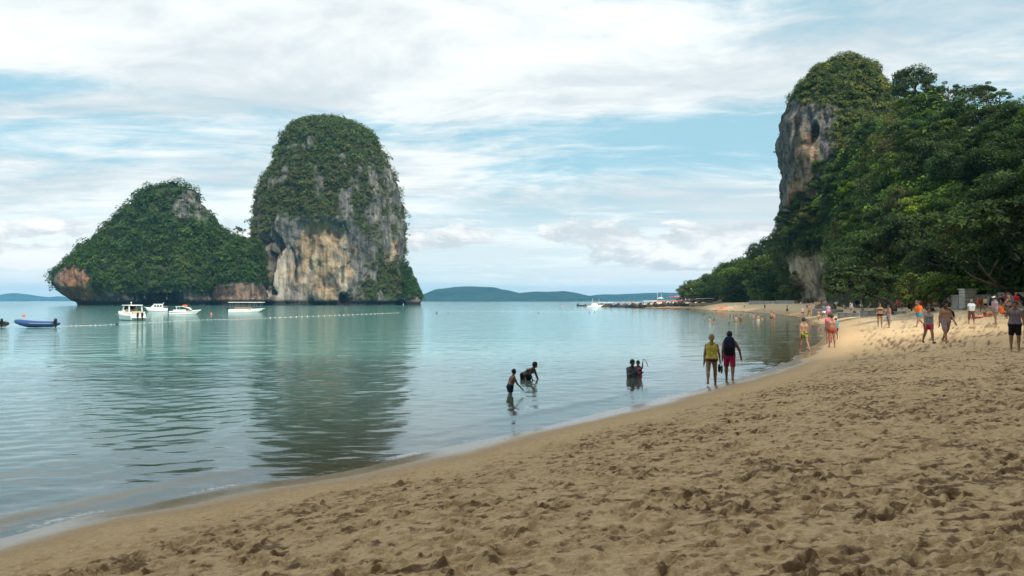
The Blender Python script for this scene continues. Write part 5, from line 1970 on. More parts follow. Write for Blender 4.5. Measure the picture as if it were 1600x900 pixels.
    seated(1361, 486, 'person with an orange cap kneeling in navy shorts by the beige bag', 60, 'pale', 'brown', [('shorts', 'navy'), ('cap', 'orange')], 'sit')
    seated(1369, 480, 'person in red sitting right of the orange cap', 180, 'red', 'brown', [('tee', 'red'), ('shorts', 'red')], 'sit')
    seated(1325, 478, 'person in mauve seated left of the woman in printed dress', 180, 'brown', 'black', [('tee', 'mauve'), ('shorts', 'mauve')], 'sit')
    seated(1316, 482, 'person lying back on the sand below the pale wall', 250, 'tan', 'brown', [('brief', 'navy')], 'sit_back')
    seated(1309, 480, 'person in beige seated at the corner of the grey wall', 170, 'tan', 'blond', [('tee', 'beige'), ('shorts', 'brown')], 'sit')
    seated(1426, 481, 'person in red seated before the bright shrub, right of the lounger in black', 180, 'tan', 'brown', [('tee', 'red'), ('shorts', 'slate')], 'sit')
    extra = [(1306, 482, 'white', 'beside the corner of the grey wall'), (1312, 478, 'navy', 'in the shade left of the pale wall'), (1320, 484, 'beige', 'on the sand below the pale wall'), (1333, 479, 'red', 'under the trees left of the navy tee'),
             (1351, 480, 'slate', 'under the trees left of the orange cap'), (1357, 479, 'white', 'just behind the orange cap'), (1375, 481, 'mauve', 'under leaning trunk'), (1383, 480, 'navy', 'right of the leaning trunk foot'),
             (1397, 482, 'beige', 'between the leaning trunk and bright shrub'), (1403, 484, 'pink', 'left of the red haired sitter'), (1434, 482, 'white', 'before the bright shrub behind the teal towel'), (1441, 484, 'rust', 'right of the teal towel'),
             (1475, 482, 'navy', 'behind the shirtless man'), (1484, 483, 'white', 'at the left end of the pale wall'), (1511, 482, 'slate', 'at the foot of the pale pillar'), (1549, 486, 'navy', 'behind the knees of the sunbather'), (1578, 489, 'blue', 'right of the white capped man')]
    for i, (px, py, c, w) in enumerate(extra):
        seated(px, py, '%s clad bather sitting on the sand %s' % (c, w), 150 + 23 * (i % 4), ['tan', 'brown', 'red'][i % 3], ['black', 'brown', 'blond'][i % 3], [('tee', c), ('shorts', 'navy' if i % 2 else c)], ['sit', 'sit', 'sit_back'][i % 3], female=bool(i % 2))
    row = [(1243, 476.5, 'rust', 'black'), (1248, 477, 'navy', 'brown'), (1254, 476.5, 'mauve', 'blond'), (1259, 476, 'slate', 'black'), (1267, 476, 'brown', 'brown'), (1283, 477, 'rust', 'black'), (1290, 477.5, 'beige', 'brown')]
    for i, (px, py, c, h) in enumerate(row):
        seated(px, py, 'small seated bather in %s clothes on the sand below the pale cliff foot' % {'rust': 'rust' if i == 0 else 'rusty red'}.get(c, c), 150 + 20 * i, 'tan' if i % 2 else 'brown', h, [('tee', c), ('shorts', c)], 'sit', group='bathers seated below the cliff')


def build_swimmers():
    S = [  # px, waterline row, head row, facing, skin, label
        (1109, 502.5, 495, 20, 'tan', 'bather in the sea up to the chest, left of the others'),
        (1115.5, 506, 499, 60, 'brown', 'dark bather in sea just right of the leftmost chest deep one'),
        (1139, 507, 503.5, 180, 'dark', 'lone head of a swimmer nearest to the walking couple'),
        (1150, 502.5, 493, 10, 'red', 'broad backed red skinned man standing waist deep in the cove'),
        (1158, 502.5, 492, 340, 'tan', 'slim bather standing waist deep beside broad backed man'),
        (1177, 498.5, 489.5, 200, 'red', 'bather in mauve standing thigh deep in the shallows'),
        (1184.5, 501.5, 491, 170, 'tan', 'thin bather standing in the shallows right of the mauve one'),
        (1191, 499, 494, 30, 'tan', 'small child bathing right of the thin bather'),
        (1205.5, 500, 486.5, 10, 'tan', 'bather with arms round another in the shallows, the left of the pair'),
        (1209.5, 500, 488.5, 190, 'tan', 'shorter bather of the embracing pair in the shallows'),
        (1119, 487.5, 485.5, 0, 'brown', 'tiny swimmer in front of the orange kayak'),
        (1100.5, 494, 490, 0, 'dark', 'lone wader seen upright in front of the longtail boats'),
        (1140.5, 493.5, 490.7, 0, 'dark', 'swimmer with dark hair in the middle of the cove'),
        (1146, 493, 491.3, 0, 'brown', 'swimmer almost under water right of the dark haired one'),
        (1169, 493, 490.7, 0, 'brown', 'swimmer with only the head out, left of the mauve wader'),
        (1173.5, 492.8, 489.7, 0, 'red', 'swimmer close to the left of mauve wader'),
        (682, 490, 486.5, 0, 'dark', 'small dark swimmer far out before the rock tower'),
        (700, 489.5, 487.5, 0, 'dark', 'tiny far swimmer right of the other one near tower'),
        (921, 488, 486, 0, 'dark', 'tiny far swimmer in front of the white catamaran'),
        (929, 488, 486, 0, 'dark', 'second tiny swimmer in front of the white catamaran'),
        (841, 490, 487.8, 0, 'dark', 'lone tiny swimmer in the middle of the bay'),
    ]
    cl = {1109: [('shorts', 'navy')], 1150: [('shorts', 'green')], 1158: [('swimsuit', 'brown')], 1177: [('swimsuit', 'mauve')], 1184.5: [('shorts', 'beige')], 1205.5: [('shorts', 'brown')], 1209.5: [('brief', 'rust')]}
    for px, py, top, fc, skin, lab in S:
        x, y = sea_point(px, py)
        vis = (py - top) * y / FPX
        H = 1.72 if vis > 0.45 or vis < 0.35 else 1.25
        person(px, py, top, lab, 'relaxed', fc, skin, 'black' if skin != 'tan' else 'brown', cl.get(px, [('shorts', 'navy')]), water=H - min(vis, H * 0.9), H=H)


build_near_people()
build_mid_people()
build_swimmers()


def build_carried():
    t, J, H = PEOPLE['man']
    M = Matrix.Translation(t.location) @ t.rotation_euler.to_matrix().to_4x4()
    w = lambda v: np.array(M @ Vector(v))
    # backpack on the man's back
    b = empty('backpack', tuple(w(J['chest'] + np.array([0, -.112 * H, -.035 * H]))), t.rotation_euler[2], 'dark navy backpack worn by the man in magenta shorts', 'backpack')
    mb = MB()
    ring = []
    for z, sx, sy in ((-.17, .55, .6), (-.165, .9, .9), (-.08, 1, 1), (.06, 1, .95), (.15, .9, .8), (.195, .6, .45), (.205, .25, .2)):
        ring.append([(sx * .108 * H * math.copysign(abs(math.cos(a)) ** .6, math.cos(a)), sy * .062 * H * math.copysign(abs(math.sin(a)) ** .6, math.sin(a)), z * H) for a in np.linspace(0, 2 * math.pi, 16, endpoint=False)])
    mb.loft(ring)
    mb.obj('body', clothm('navy'), b)
    MB().box((0, -.064 * H, -.07 * H), (.17 * H, .05 * H, .13 * H)).obj('pocket', clothm('black'), b, True, .012)
    for s in (-1, 1):
        MB().tube([(s * .075 * H, .05 * H, .12 * H), (s * .078 * H, .11 * H, .135 * H), (s * .08 * H, .19 * H, .10 * H), (s * .085 * H, .20 * H, 0), (s * .09 * H, .12 * H, -.1 * H), (s * .08 * H, .04 * H, -.13 * H)], .016 * H, 6, 0.5).obj('strap', clothm('black'), b)
    # bag of shoes hanging from the woman's right hand
    t, J, H = PEOPLE['woman']
    M = Matrix.Translation(t.location) @ t.rotation_euler.to_matrix().to_4x4()
    hd = np.array(M @ Vector(J['handr'] + J['hdr'] * .03 * H))
    b = empty('shoe_bag', tuple(hd), 0.2, 'dark pair of shoes hanging from the hand of the woman in yellow', 'shoes')
    for s in (-1, 1):
        rings = []
        for z, sx, sy in ((-.02, .018, .02), (-.06, .035, .042), (-.14, .042, .05), (-.22, .038, .045), (-.28, .028, .035), (-.30, .01, .012)):
            rings.append([(s * .035 + sx * math.cos(a), -.02 * s + sy * math.sin(a), z - .03 * (s > 0)) for a in np.linspace(0, 2 * math.pi, 10, endpoint=False)])
        MB().loft(rings).obj('shoe', clothm('black' if s < 0 else 'slate'), b)
    MB().tube([(-.03, 0, -.03), (0, 0, .01), (.03, 0, -.03)], .008, 5).obj('lace', clothm('black'), b)
    # shoulder bag
    t, J, H = PEOPLE['bag_man']
    M = Matrix.Translation(t.location) @ t.rotation_euler.to_matrix().to_4x4()
    c = J['waist'] + np.array([-.15 * H, -.02 * H, .05 * H])
    b = empty('shoulder_bag', tuple(np.array(M @ Vector(c))), t.rotation_euler[2], 'black shoulder bag hanging at the side of the shirtless man', 'bag')
    MB().loft([[(sx * .055 * H * math.cos(a), sx * .10 * H * math.sin(a), z * H) for a in np.linspace(0, 2 * math.pi, 14, endpoint=False)] for z, sx in ((-.11, .3), (-.10, .8), (-.03, 1), (.05, .9), (.09, .55), (.095, .2))]).obj('body', clothm('black'), b)
    MB().tube([(0, -.08 * H, .05 * H), (.03 * H, -.075 * H, .15 * H), (.2 * H, -.05 * H, .215 * H), (.235 * H, .01 * H, .23 * H), (.2 * H, .075 * H, .19 * H), (.05 * H, .095 * H, .10 * H), (0, .08 * H, .05 * H)], .012 * H, 5).obj('strap', clothm('black'), b)
    # stick (snorkel) in the girl's hand
    t, J, H = PEOPLE['girl']
    M = Matrix.Translation(t.location) @ t.rotation_euler.to_matrix().to_4x4()
    h0 = np.array(M @ Vector(J['handl']))
    o = MB().tube([(-.02, 0, -.10), (0, 0, 0), (.05, .02, .16), (.16, .03, .02), (.2, .03, -.12)], .012, 6).obj('snorkel', clothm('black'))
    o.location = tuple(h0)
    tag(o, 'dark bent snorkel held up by the girl in pink swimsuit', 'snorkel')
    # bags on the sand
    for px, py, c, lab in ((1348, 488, 'black', 'round black bag on the sand left of the orange cap'), (1366, 487, 'beige', 'beige bag lying right of the kneeling person in orange cap'), (1335, 491, 'navy', 'dark bag at the feet of woman in printed dress'),
                           (1571, 492, 'black', 'black bag on the sand beside the seated person with orange towel'), (1456, 487, 'slate', 'grey bag on sand behind the walking couple')):
        g = on_ground(px, py)
        b = empty('beach_bag', tuple(g), 0.4, lab, 'bag')
        MB().loft([[(sx * .30 * math.cos(a), sx * .2 * math.sin(a), z) for a in np.linspace(0, 2 * math.pi, 12, endpoint=False)] for z, sx in ((0, .85), (.08, 1), (.24, .95), (.34, .7), (.38, .3))]).obj('body', clothm(c), b)
        MB().tube([(-.15, 0, .33), (-.1, 0, .46), (.1, 0, .46), (.15, 0, .33)], .018, 5).obj('handle', clothm(c), b)


build_carried()

# ------------------------------------------------------------------ boats
GEL = plain('gelcoat', (0.78, 0.78, 0.75), 0.25, 0.5, 0, 5, 0.03)
GLASSD = plain('tinted_glass', (0.03, 0.045, 0.05), 0.06, 0.6)
MOTOR = plain('motor_black', (0.012, 0.013, 0.015), 0.3, 0.5)
CREAM = plain('cream_vinyl', (0.50, 0.40, 0.27), 0.6, 0.3)
STEEL = plain('rail_steel', (0.6, 0.6, 0.6), 0.25, 0.5, 0, 10, 0.05, 0.9)
WOOD = plain('boat_wood', (0.17, 0.095, 0.05), 0.7, 0.2, 0.4, 12, 0.25)
DARKH = plain('dark_hull', (0.045, 0.040, 0.045), 0.55, 0.3, 0.2, 6, 0.3)
RUBBER = plain('blue_rubber', (0.016, 0.062, 0.19), 0.5, 0.4)
STRIPE = plain('grey_stripe', (0.15, 0.16, 0.18), 0.4, 0.4)


def hull(L, B, free, bow_rise, keel=-0.35, fullness=0.35, stern=0.88, n=14, floor=None, cockpit=(0.06, 0.55), deckcrown=0.06):
    """x runs from the transom (0) to the stem (L); returns (shell mesh builder, sheer function)"""
    ts = np.linspace(0, 1, n)
    beam = lambda t: B / 2 * (stern + (1 - stern) * min(1, t / 0.3)) if t < 0.45 else B / 2 * max(0.0, 1 - ((t - 0.45) / 0.55) ** (1 / fullness * 0.75))
    sheer = lambda t: free + bow_rise * t ** 2.2
    rings = []
    for t in ts:
        b = max(beam(t), 0.012)
        s = sheer(t)
        kz = keel + (s - keel) * max(0, (t - 0.72) / 0.28) ** 2.4 * 0.95
        cz = kz + (s - kz) * 0.38
        xk = L * t - 0.0
        rake = 0.10 * L * max(0, (t - 0.6) / 0.4) ** 1.5
        pts = [(xk - rake * .9, 0, kz), (xk - rake * .5, b * .62, kz + (cz - kz) * .55), (xk - rake * .35, b * .88, cz), (xk, b * 1.0, s - .05), (xk, b * .985, s), (xk, b * .86, s + .02)]
        r = pts + [(xk, 0, s + .02 + deckcrown * b)] + [(p[0], -p[1], p[2]) for p in pts[:0:-1]]
        rings.append(r)
    mb = MB()
    mb.loft(rings)
    return mb, sheer, beam


def outboard(parent, x, y, z, s=1.0):
    mb = MB()
    rings = []
    for zz, a, b in ((.42, .10, .06), (.40, .20, .13), (.25, .25, .15), (.05, .24, .14), (-.08, .16, .10), (-.5, .09, .05), (-.85, .08, .045)):
        rings.append([(x - .18 * s + a * s * math.cos(w), y + b * s * math.sin(w), z + zz * s) for w in np.linspace(0, 2 * math.pi, 12, endpoint=False)])
    mb.loft(rings)
    mb.box((x - .02 * s, y, z - .05 * s), (.16 * s, .2 * s, .3 * s))
    o = mb.obj('outboard_motor', MOTOR, parent)
    MB().ball((x - .2 * s, y, z - .9 * s), (.2 * s, .06 * s, .06 * s), 8, 5).obj('gearcase', MOTOR, o)
    return o


def boat_root(name, px, py, heading, label, cat='boat', group=None):
    x, y = sea_point(px, py)
    return empty(name, (x, y, 0), R(heading), label, cat, group)


def build_speedboats():
    # 1. hardtop speedboat seen from its stern quarter
    t = boat_root('speedboat', 216, 501, 137, 'white hardtop speedboat with twin black outboards seen from astern')
    mb, sh, bm_ = hull(7.4, 2.9, 0.95, 0.45, fullness=.5)
    h = mb.obj('hull', GEL, t)
    MB().tube([(0.02, 1.30, .62), (2.2, 1.47, .66), (4, 1.46, .74), (5.6, 1.12, .88), (6.7, .55, 1.02)], .05, 6).obj('rub_rail', STRIPE, h)
    MB().tube([(0.02, -1.30, .62), (2.2, -1.47, .66), (4, -1.46, .74), (5.6, -1.12, .88), (6.7, -.55, 1.02)], .05, 6).obj('rub_rail', STRIPE, h)
    MB().box((1.7, 0, 1.0), (2.6, 2.0, .12)).obj('cockpit_floor', CREAM, t, False)
    for s in (-1, 1):
        MB().box((1.6, s * 1.12, 1.15), (2.9, .22, .34)).obj('coaming', GEL, t, True, .04)
    MB().box((.5, 0, 1.2), (.6, 1.7, .4)).obj('rear_seat', CREAM, t, True, .06)
    for s in (-1, 1):
        MB().box((2.4, s * .6, 1.4), (.55, .5, .75)).obj('seat', CREAM, t, True, .06)
    # cabin, roof and pillars
    MB().loft([[(3.1, y, z) for y, z in ((-1.15, 1.0), (1.15, 1.0), (1.02, 1.62), (-1.02, 1.62))], [(5.6, y, z) for y, z in ((-.72, 1.15), (.72, 1.15), (.6, 1.42), (-.6, 1.42))]]).obj('cuddy', GEL, t, True, .05)
    MB().loft([[(3.25, -1.0, 1.60), (3.25, 1.0, 1.60), (4.3, .86, 1.52), (4.3, -.86, 1.52)], [(2.95, -.92, 2.2), (2.95, .92, 2.2), (3.35, .82, 2.2), (3.35, -.82, 2.2)]]).obj('windscreen', GLASSD, t, False)
    MB().box((2.25, 0, 2.30), (2.9, 2.3, .14)).obj('hardtop', GEL, t, True, .06)
    for s in (-1, 1):
        MB().loft([[(x_, s * 1.08 + dy, 1.2) for x_, dy in ((.85, -.06), (1.15, -.06), (1.15, .06), (.85, .06))], [(x_, s * 1.02 + dy, 2.26) for x_, dy in ((1.0, -.06), (1.25, -.06), (1.25, .06), (1.0, .06))]]).obj('roof_pillar', GEL, t, True)
        MB().loft([[(x_, s * 1.05 + dy, 1.5) for x_, dy in ((3.3, -.05), (3.55, -.05), (3.55, .05), (3.3, .05))], [(x_, s * .98 + dy, 2.26) for x_, dy in ((2.9, -.05), (3.15, -.05), (3.15, .05), (2.9, .05))]]).obj('roof_pillar', GEL, t, True)
    MB().tube([(2.2, .2, 2.36), (2.2, .2, 2.62)], .03, 6).ball((2.2, .2, 2.7), .12).obj('mast_light', GEL, t)
    MB().box((-.3, 0, .45), (.6, 2.3, .12)).obj('swim_platform', GEL, t, True, .03)
    outboard(t, -.45, .38, .72, 1.15)
    outboard(t, -.45, -.38, .72, 1.15)
    t.scale = (.86, .86, .94)
    # 2. cabin cruiser
    t = boat_root('cabin_cruiser', 262, 487, 200, 'small white cabin cruiser with dark windows behind the hardtop speedboat')
    hull(5.6, 2.2, .85, .35, fullness=.5)[0].obj('hull', GEL, t)
    MB().loft([[(1.0, -.85, .9), (4.2, -.8, .98), (4.2, .8, .98), (1.0, .85, .9)], [(1.2, -.7, 1.9), (3.3, -.66, 1.9), (3.3, .66, 1.9), (1.2, .7, 1.9)]]).obj('cabin', GEL, t, True, .05)
    for s in (-1, 1):
        for i in range(3):
            x0 = 1.35 + i * .68
            MB().loft([[(x0, s * .86, 1.25), (x0 + .58, s * .85, 1.25), (x0 + .58, s * .83, 1.25), (x0, s * .84, 1.25)], [(x0 + .05, s * .755, 1.72), (x0 + .52, s * .75, 1.72), (x0 + .52, s * .73, 1.72), (x0 + .05, s * .735, 1.72)]]).obj('window', GLASSD, t, False)
    MB().loft([[(3.95, -.68, 1.25), (4.05, -.68, 1.25), (4.05, .68, 1.25), (3.95, .68, 1.25)], [(3.45, -.58, 1.78), (3.55, -.58, 1.78), (3.55, .58, 1.78), (3.45, .58, 1.78)]]).obj('windscreen', GLASSD, t, False)
    MB().box((2.2, 0, 1.96), (2.5, 1.6, .1)).obj('cabin_roof', GEL, t, True, .04)
    MB().tube([(1.2, -.7, 2.0), (.9, -.6, 2.35), (.9, .6, 2.35), (1.2, .7, 2.0)], .04, 6).obj('radar_arch', GEL, t)
    MB().tube([(.1, .9, .85), (.1, .95, 1.35), (1.0, 1.0, 1.3)], .025, 6).tube([(.1, -.9, .85), (.1, -.95, 1.35), (1.0, -1.0, 1.3)], .025, 6).obj('stern_rail', STEEL, t)
    outboard(t, -.2, 0, .7, 0.8)
    # 3. low runabout with an orange life ring
    t = boat_root('runabout', 290, 491, 2, 'low white runabout with sloping roof and orange bundle on top')
    x, y, _ = t.location
    t.location = (x - 3.2, y, 0)
    hull(6.4, 2.1, .62, .32, fullness=.55)[0].obj('hull', GEL, t)
    MB().tube([(0, -1.0, .45), (3, -1.06, .5), (5, -.7, .62), (6, -.3, .75)], .035, 5).obj('rub_rail', STRIPE, t)
    MB().loft([[(4.6, -.75, .78), (4.6, .75, .78), (3.5, .85, .72), (3.5, -.85, .72)], [(3.6, -.62, 1.3), (3.6, .62, 1.3), (3.3, .66, 1.3), (3.3, -.66, 1.3)]]).obj('windscreen', GLASSD, t, False)
    MB().loft([[(1.3, -.8, 1.55), (1.3, .8, 1.55), (1.3, .8, 1.63), (1.3, -.8, 1.63)], [(2.8, -.85, 1.58), (2.8, .85, 1.58), (2.8, .85, 1.68), (2.8, -.85, 1.68)], [(3.9, -.72, 1.25), (3.9, .72, 1.25), (3.9, .72, 1.34), (3.9, -.72, 1.34)], [(4.3, -.66, .95), (4.3, .66, .95), (4.3, .66, 1.0), (4.3, -.66, 1.0)]]).obj('sloping_roof', GEL, t, True)
    for s in (-1, 1):
        MB().tube([(1.5, s * .85, .6), (1.6, s * .78, 1.58)], .05, 6).obj('roof_post', GEL, t)
        MB().box((2.2, s * .86, .8), (2.6, .08, .32)).obj('coaming', GEL, t, True, .03)
    MB().ball((3.0, 0, 1.78), (.55, .42, .2), 10, 6).obj('orange_bundle', plain('life_orange', (.75, .13, .04), .6), t)
    outboard(t, -.15, 0, .62, .9)
    # 4. excursion boat with a long flat canopy
    t = boat_root('canopy_boat', 386, 487.5, 0, 'white excursion boat with long flat canopy moored below rock tower')
    x, y, _ = t.location
    t.location = (x - 4.4, y, 0)
    hull(8.9, 2.4, .62, .28, fullness=.6)[0].obj('hull', GEL, t)
    MB().box((4.3, 0, 2.42), (8.6, 2.3, .14)).obj('canopy', plain('canopy_white', (.8, .8, .78), .6), t, True, .05)
    for i in range(6):
        for s in (-1, 1):
            MB().tube([(.5 + i * 1.5, s * 1.02, .6), (.5 + i * 1.5, s * 1.06, 2.36)], .03, 5).obj('canopy_post', STEEL, t)
    for i in range(5):
        MB().box((1.9 + i * .85, 0, .9), (.35, 1.7, .42)).obj('bench', CREAM, t, True, .04)
    MB().box((3.6, -1.06, .95), (4.2, .05, .4)).obj('side_screen', plain('tan_canvas', (.35, .22, .14), .8), t, False)
    outboard(t, -.2, 0, .7, 1.0)
    # 5. blue inflatable
    mk = [('inflatable_boat', 55, 511.5, 178, 'blue inflatable boat with a black outboard riding low on the water', RUBBER, 4.1), ('inflatable_boat', -13, 511, 150, 'dark stern of a boat just showing at the left edge', DARKH, 3.4)]
    for nm, px, py, hd, lab, mat, L in mk:
        t = boat_root(nm, px, py, hd, lab)
        off = Vector((math.cos(R(hd)), math.sin(R(hd)), 0)) * L / 2
        t.location = t.location - off
        for s in (-1, 1):
            MB().tube([(-.28, s * .68, .40), (-.1, s * .68, .38), (.4, s * .68, .37), (L * .55, s * .70, .40), (L * .80, s * .56, .50), (L * .94, s * .28, .60), (L, 0, .64)], [.06, .18, .25, .26, .25, .23, .2], 12).obj('side_tube', mat, t)
        MB().loft([[(0.05, -.6, .05), (.05, .6, .05), (.05, .6, .28), (.05, -.6, .28)], [(L * .6, -.6, 0.02), (L * .6, .6, 0.02), (L * .6, .6, .28), (L * .6, -.6, .28)], [(L * .92, -.15, .25), (L * .92, .15, .25), (L * .92, .15, .4), (L * .92, -.15, .4)]]).obj('floor', DARKH, t)
        MB().box((.08, 0, .42), (.07, 1.0, .4)).obj('transom', DARKH, t, True, .01)
        MB().box((L * .42, 0, .5), (.28, 1.1, .07)).obj('thwart', DARKH, t, True, .02)
        MB().tube([(0, -.9, .42), (L * .5, -.96, .45), (L * .85, -.62, .60)], .02, 5).tube([(0, .9, .42), (L * .5, .96, .45), (L * .85, .62, .60)], .02, 5).obj('grab_line', plain('rope', (.5, .47, .4), .8), t)
        outboard(t, 0.0, 0, .62, .75)


build_speedboats()


def build_longtails():
    def proto():
        t = empty('longtail_boat', (0, 0, 0))
        rings = []
        for s_ in np.linspace(0, 1, 14):
            x = -5 + 10 * s_
            b = .85 * (math.sin(math.pi * min(1, .18 + s_ * .82)) ** .55) + .03
            rise = 1.25 * max(0, (s_ - .6) / .4) ** 2 + .3 * max(0, (.2 - s_) / .2) ** 2
            top, k = .62 + rise, -.25 + rise * .95 * max(0, (s_ - .7) / .3)
            rings.append([(x, 0, k), (x, b * .7, k + .25 * (top - k)), (x, b, top), (x, b * .86, top), (x, b * .5, k + .30 * (top - k)), (x, -b * .5, k + .30 * (top - k)), (x, -b * .86, top), (x, -b, top), (x, -b * .7, k + .25 * (top - k))])
        h = MB().loft(rings).obj('hull', WOOD, t)
        MB().tube([(4.9, 0, 1.55), (5.5, 0, 2.3), (5.75, 0, 2.9)], [.12, .09, .06], 7).obj('prow', WOOD, h)
        MB().ball((5.35, 0, 2.1), (.18, .18, .22), 8, 5).obj('ribbon', plain('ribbon_red', (.6, .05, .08), .8), h)
        MB().loft([[(-3.4, y, 2.0 - .12 * abs(y) ** 2) for y in (-.95, -.5, 0, .5, .95)] + [(-3.4, y, 1.95 - .12 * abs(y) ** 2) for y in (.95, .5, 0, -.5, -.95)],
                   [(1.8, y, 2.1 - .12 * abs(y) ** 2) for y in (-.95, -.5, 0, .5, .95)] + [(1.8, y, 2.05 - .12 * abs(y) ** 2) for y in (.95, .5, 0, -.5, -.95)]]).obj('canopy', plain('canopy_a', (.30, .27, .24), .8), t)
        for x in (-3.2, -.8, 1.6):
            for s in (-1, 1):
                MB().tube([(x, s * .82, .6), (x, s * .88, 1.95)], .035, 5).obj('canopy_post', WOOD, t)
        for x in (-2.2, -.9, .4, 1.8):
            MB().box((x, 0, .5), (.25, 1.5, .06)).obj('thwart', WOOD, t, False)
        m = MB().box((-4.3, 0, 1.1), (.7, .5, .5)).tube([(-4.6, 0, 1.1), (-7.2, .3, .15)], .035, 6).obj('engine', MOTOR, t, True)
        return t
    P0 = proto()
    cols = {'dark hulled': DARKH, 'brown': WOOD, 'slate blue': plain('boat_slate', (.06, .07, .13), .6, .3, .2, 8, .2), 'green': plain('boat_green', (.05, .09, .07), .6, .3, .2, 8, .2), 'pale': plain('boat_pale', (.42, .38, .30), .6, .3, .2, 8, .2)}
    cans = {'white': plain('canopy_white', (.8, .8, .78), .6), 'yellow': plain('canopy_yellow', (.6, .48, .16), .8), 'red': plain('canopy_red', (.5, .08, .05), .8), 'grey': plain('canopy_grey', (.25, .25, .26), .8), 'pink': plain('canopy_pink', (.55, .25, .28), .8), 'blue': plain('canopy_blue', (.1, .14, .35), .8)}
    spec = [(916, 478.0, 'dark hulled', 'grey'), (927, 478.2, 'brown', 'grey'), (939, 478.6, 'dark hulled', 'yellow'), (950, 479.0, 'dark hulled', 'white'), (961, 479.4, 'brown', 'white'), (972, 479.8, 'dark hulled', 'pink'),
            (984, 480.0, 'slate blue', 'grey'), (996, 480.4, 'dark hulled', 'yellow'), (1008, 480.7, 'brown', 'grey'), (1019, 481.0, 'dark hulled', 'white'), (1031, 481.4, 'green', 'pink'), (1042, 481.7, 'dark hulled', 'grey'),
            (1053, 482.0, 'brown', 'red'), (1063, 482.3, 'slate blue', 'grey'), (1074, 482.7, 'dark hulled', 'blue'), (1088, 483.2, 'green', 'blue'), (1103, 483.6, 'pale', 'grey')]
    r2 = random.Random(3)
    names = ['seaward end', 'second from the seaward end']
    for i, (px, py, hc, cc) in enumerate(spec):
        o = P0 if i == 0 else copy_tree(P0)
        x, y = sea_point(px, py)
        y2 = 0.8 * y + 0.2 * 335
        x = (px - 800) / FPX * y2
        o.location = (x, y2, max(0.0, ground_z(x, y2) + 0.12))
        o.rotation_euler = (0, 0, R(r2.uniform(-28, 22) + (180 if r2.random() < .25 and i < 14 else 0)))
        s = r2.uniform(.92, 1.1)
        if i >= 15:
            s = 1.15
            o.rotation_euler = (0, 0, R(6 if i == 15 else 14))
        o.scale = (s, s, s)
        for ch in o.children:
            base = ch.name.split('.')[0]
            if base in ('hull', 'thwart') or base == 'canopy':
                ch.material_slots[0].link = 'OBJECT'
                ch.material_slots[0].material = cans[cc] if base == 'canopy' else cols[hc]
        where = {0: 'at the seaward end of the moored row', 1: 'second from the seaward end of the row', 2: 'moored beside the white catamaran', 3: 'moored just right of the catamaran', 14: 'moored near the beach end of the row', 15: 'moored second from the beach end', 16: 'moored at the beach end by the kayak'}
        tag(o, '%s longtail boat with %s canopy %s' % (hc, cc, where.get(i, ['in the thick of the moored row', 'in the middle of moored row', 'moored below the two masts', 'beyond the two masts in the row'][min(3, (i - 4) // 3)])), 'longtail boat', 'longtail boats moored in a row')
    # white catamaran with an A shaped mast, and a sailing boat with two masts
    x, y = at(930, 477, 395)[:2]
    t = empty('catamaran', (x, y, 0), R(12), 'white catamaran with raked masts behind the moored longtail boats', 'boat')
    t.scale = (.72, .72, .8)
    for s in (-1, 1):
        hull(9, 1.0, .8, .4, fullness=.5)[0].obj('hull', GEL, t).location = (-4.5, s * 1.9, 0)
    MB().box((-.4, 0, 1.05), (5.5, 3.8, .2)).obj('deck', GEL, t, True, .05)
    MB().loft([[(-2.2, -1.5, 1.1), (1.5, -1.3, 1.1), (1.5, 1.3, 1.1), (-2.2, 1.5, 1.1)], [(-2, -1.3, 2.0), (.8, -1.1, 2.0), (.8, 1.1, 2.0), (-2, 1.3, 2.0)]]).obj('cabin', GEL, t, True, .06)
    MB().tube([(-2.6, -1.2, 1.1), (-1.9, -.7, 4.6)], .09, 6).obj('mast', GEL, t)
    MB().tube([(3.0, 0, 1.1), (2.4, 0, 4.3)], .08, 6).obj('mast', GEL, t)
    MB().tube([(-1.9, -.7, 4.5), (3.4, 0, 1.2)], .02, 4).obj('stay', STEEL, t)
    x, y = at(1031, 478, 400)[:2]
    t = empty('sailing_boat', (x, y, 0), R(170), 'white sailing boat with two bare thin masts behind the longtail row', 'boat')
    hull(9, 2.6, .95, .5, fullness=.5)[0].obj('hull', GEL, t).location = (-4.5, 0, 0)
    MB().box((-.3, 0, 1.25), (3.6, 1.7, .55)).obj('cabin', GEL, t, True, .1)
    MB().tube([(1.0, 0, 1.1), (1.0, 0, 7.0)], .055, 6).obj('mast', GEL, t)
    MB().tube([(-.8, 0, 1.1), (-.8, 0, 6.2)], .05, 6).obj('mast', GEL, t)
    MB().tube([(4.3, 0, 1.2), (1.0, 0, 6.9)], .015, 4).obj('stay', STEEL, t)
    # crowd of small sunbathers and parasols on the sand spit behind the boats
    pc = [('rust', 'red'), ('white', 'pale'), ('pink', 'tan'), ('navy', 'tan'), ('red', 'tan'), ('beige', 'brown'), ('orange', 'red')]
    spots = [(1036, 347), (1044, 352), (1050, 345), (1057, 350), (1064, 340), (1071, 345), (1077, 338), (1083, 346), (1089, 335), (1095, 342), (1101, 330), (1107, 334), (1112, 325), (1119, 322), (1128, 312), (1134, 308)]
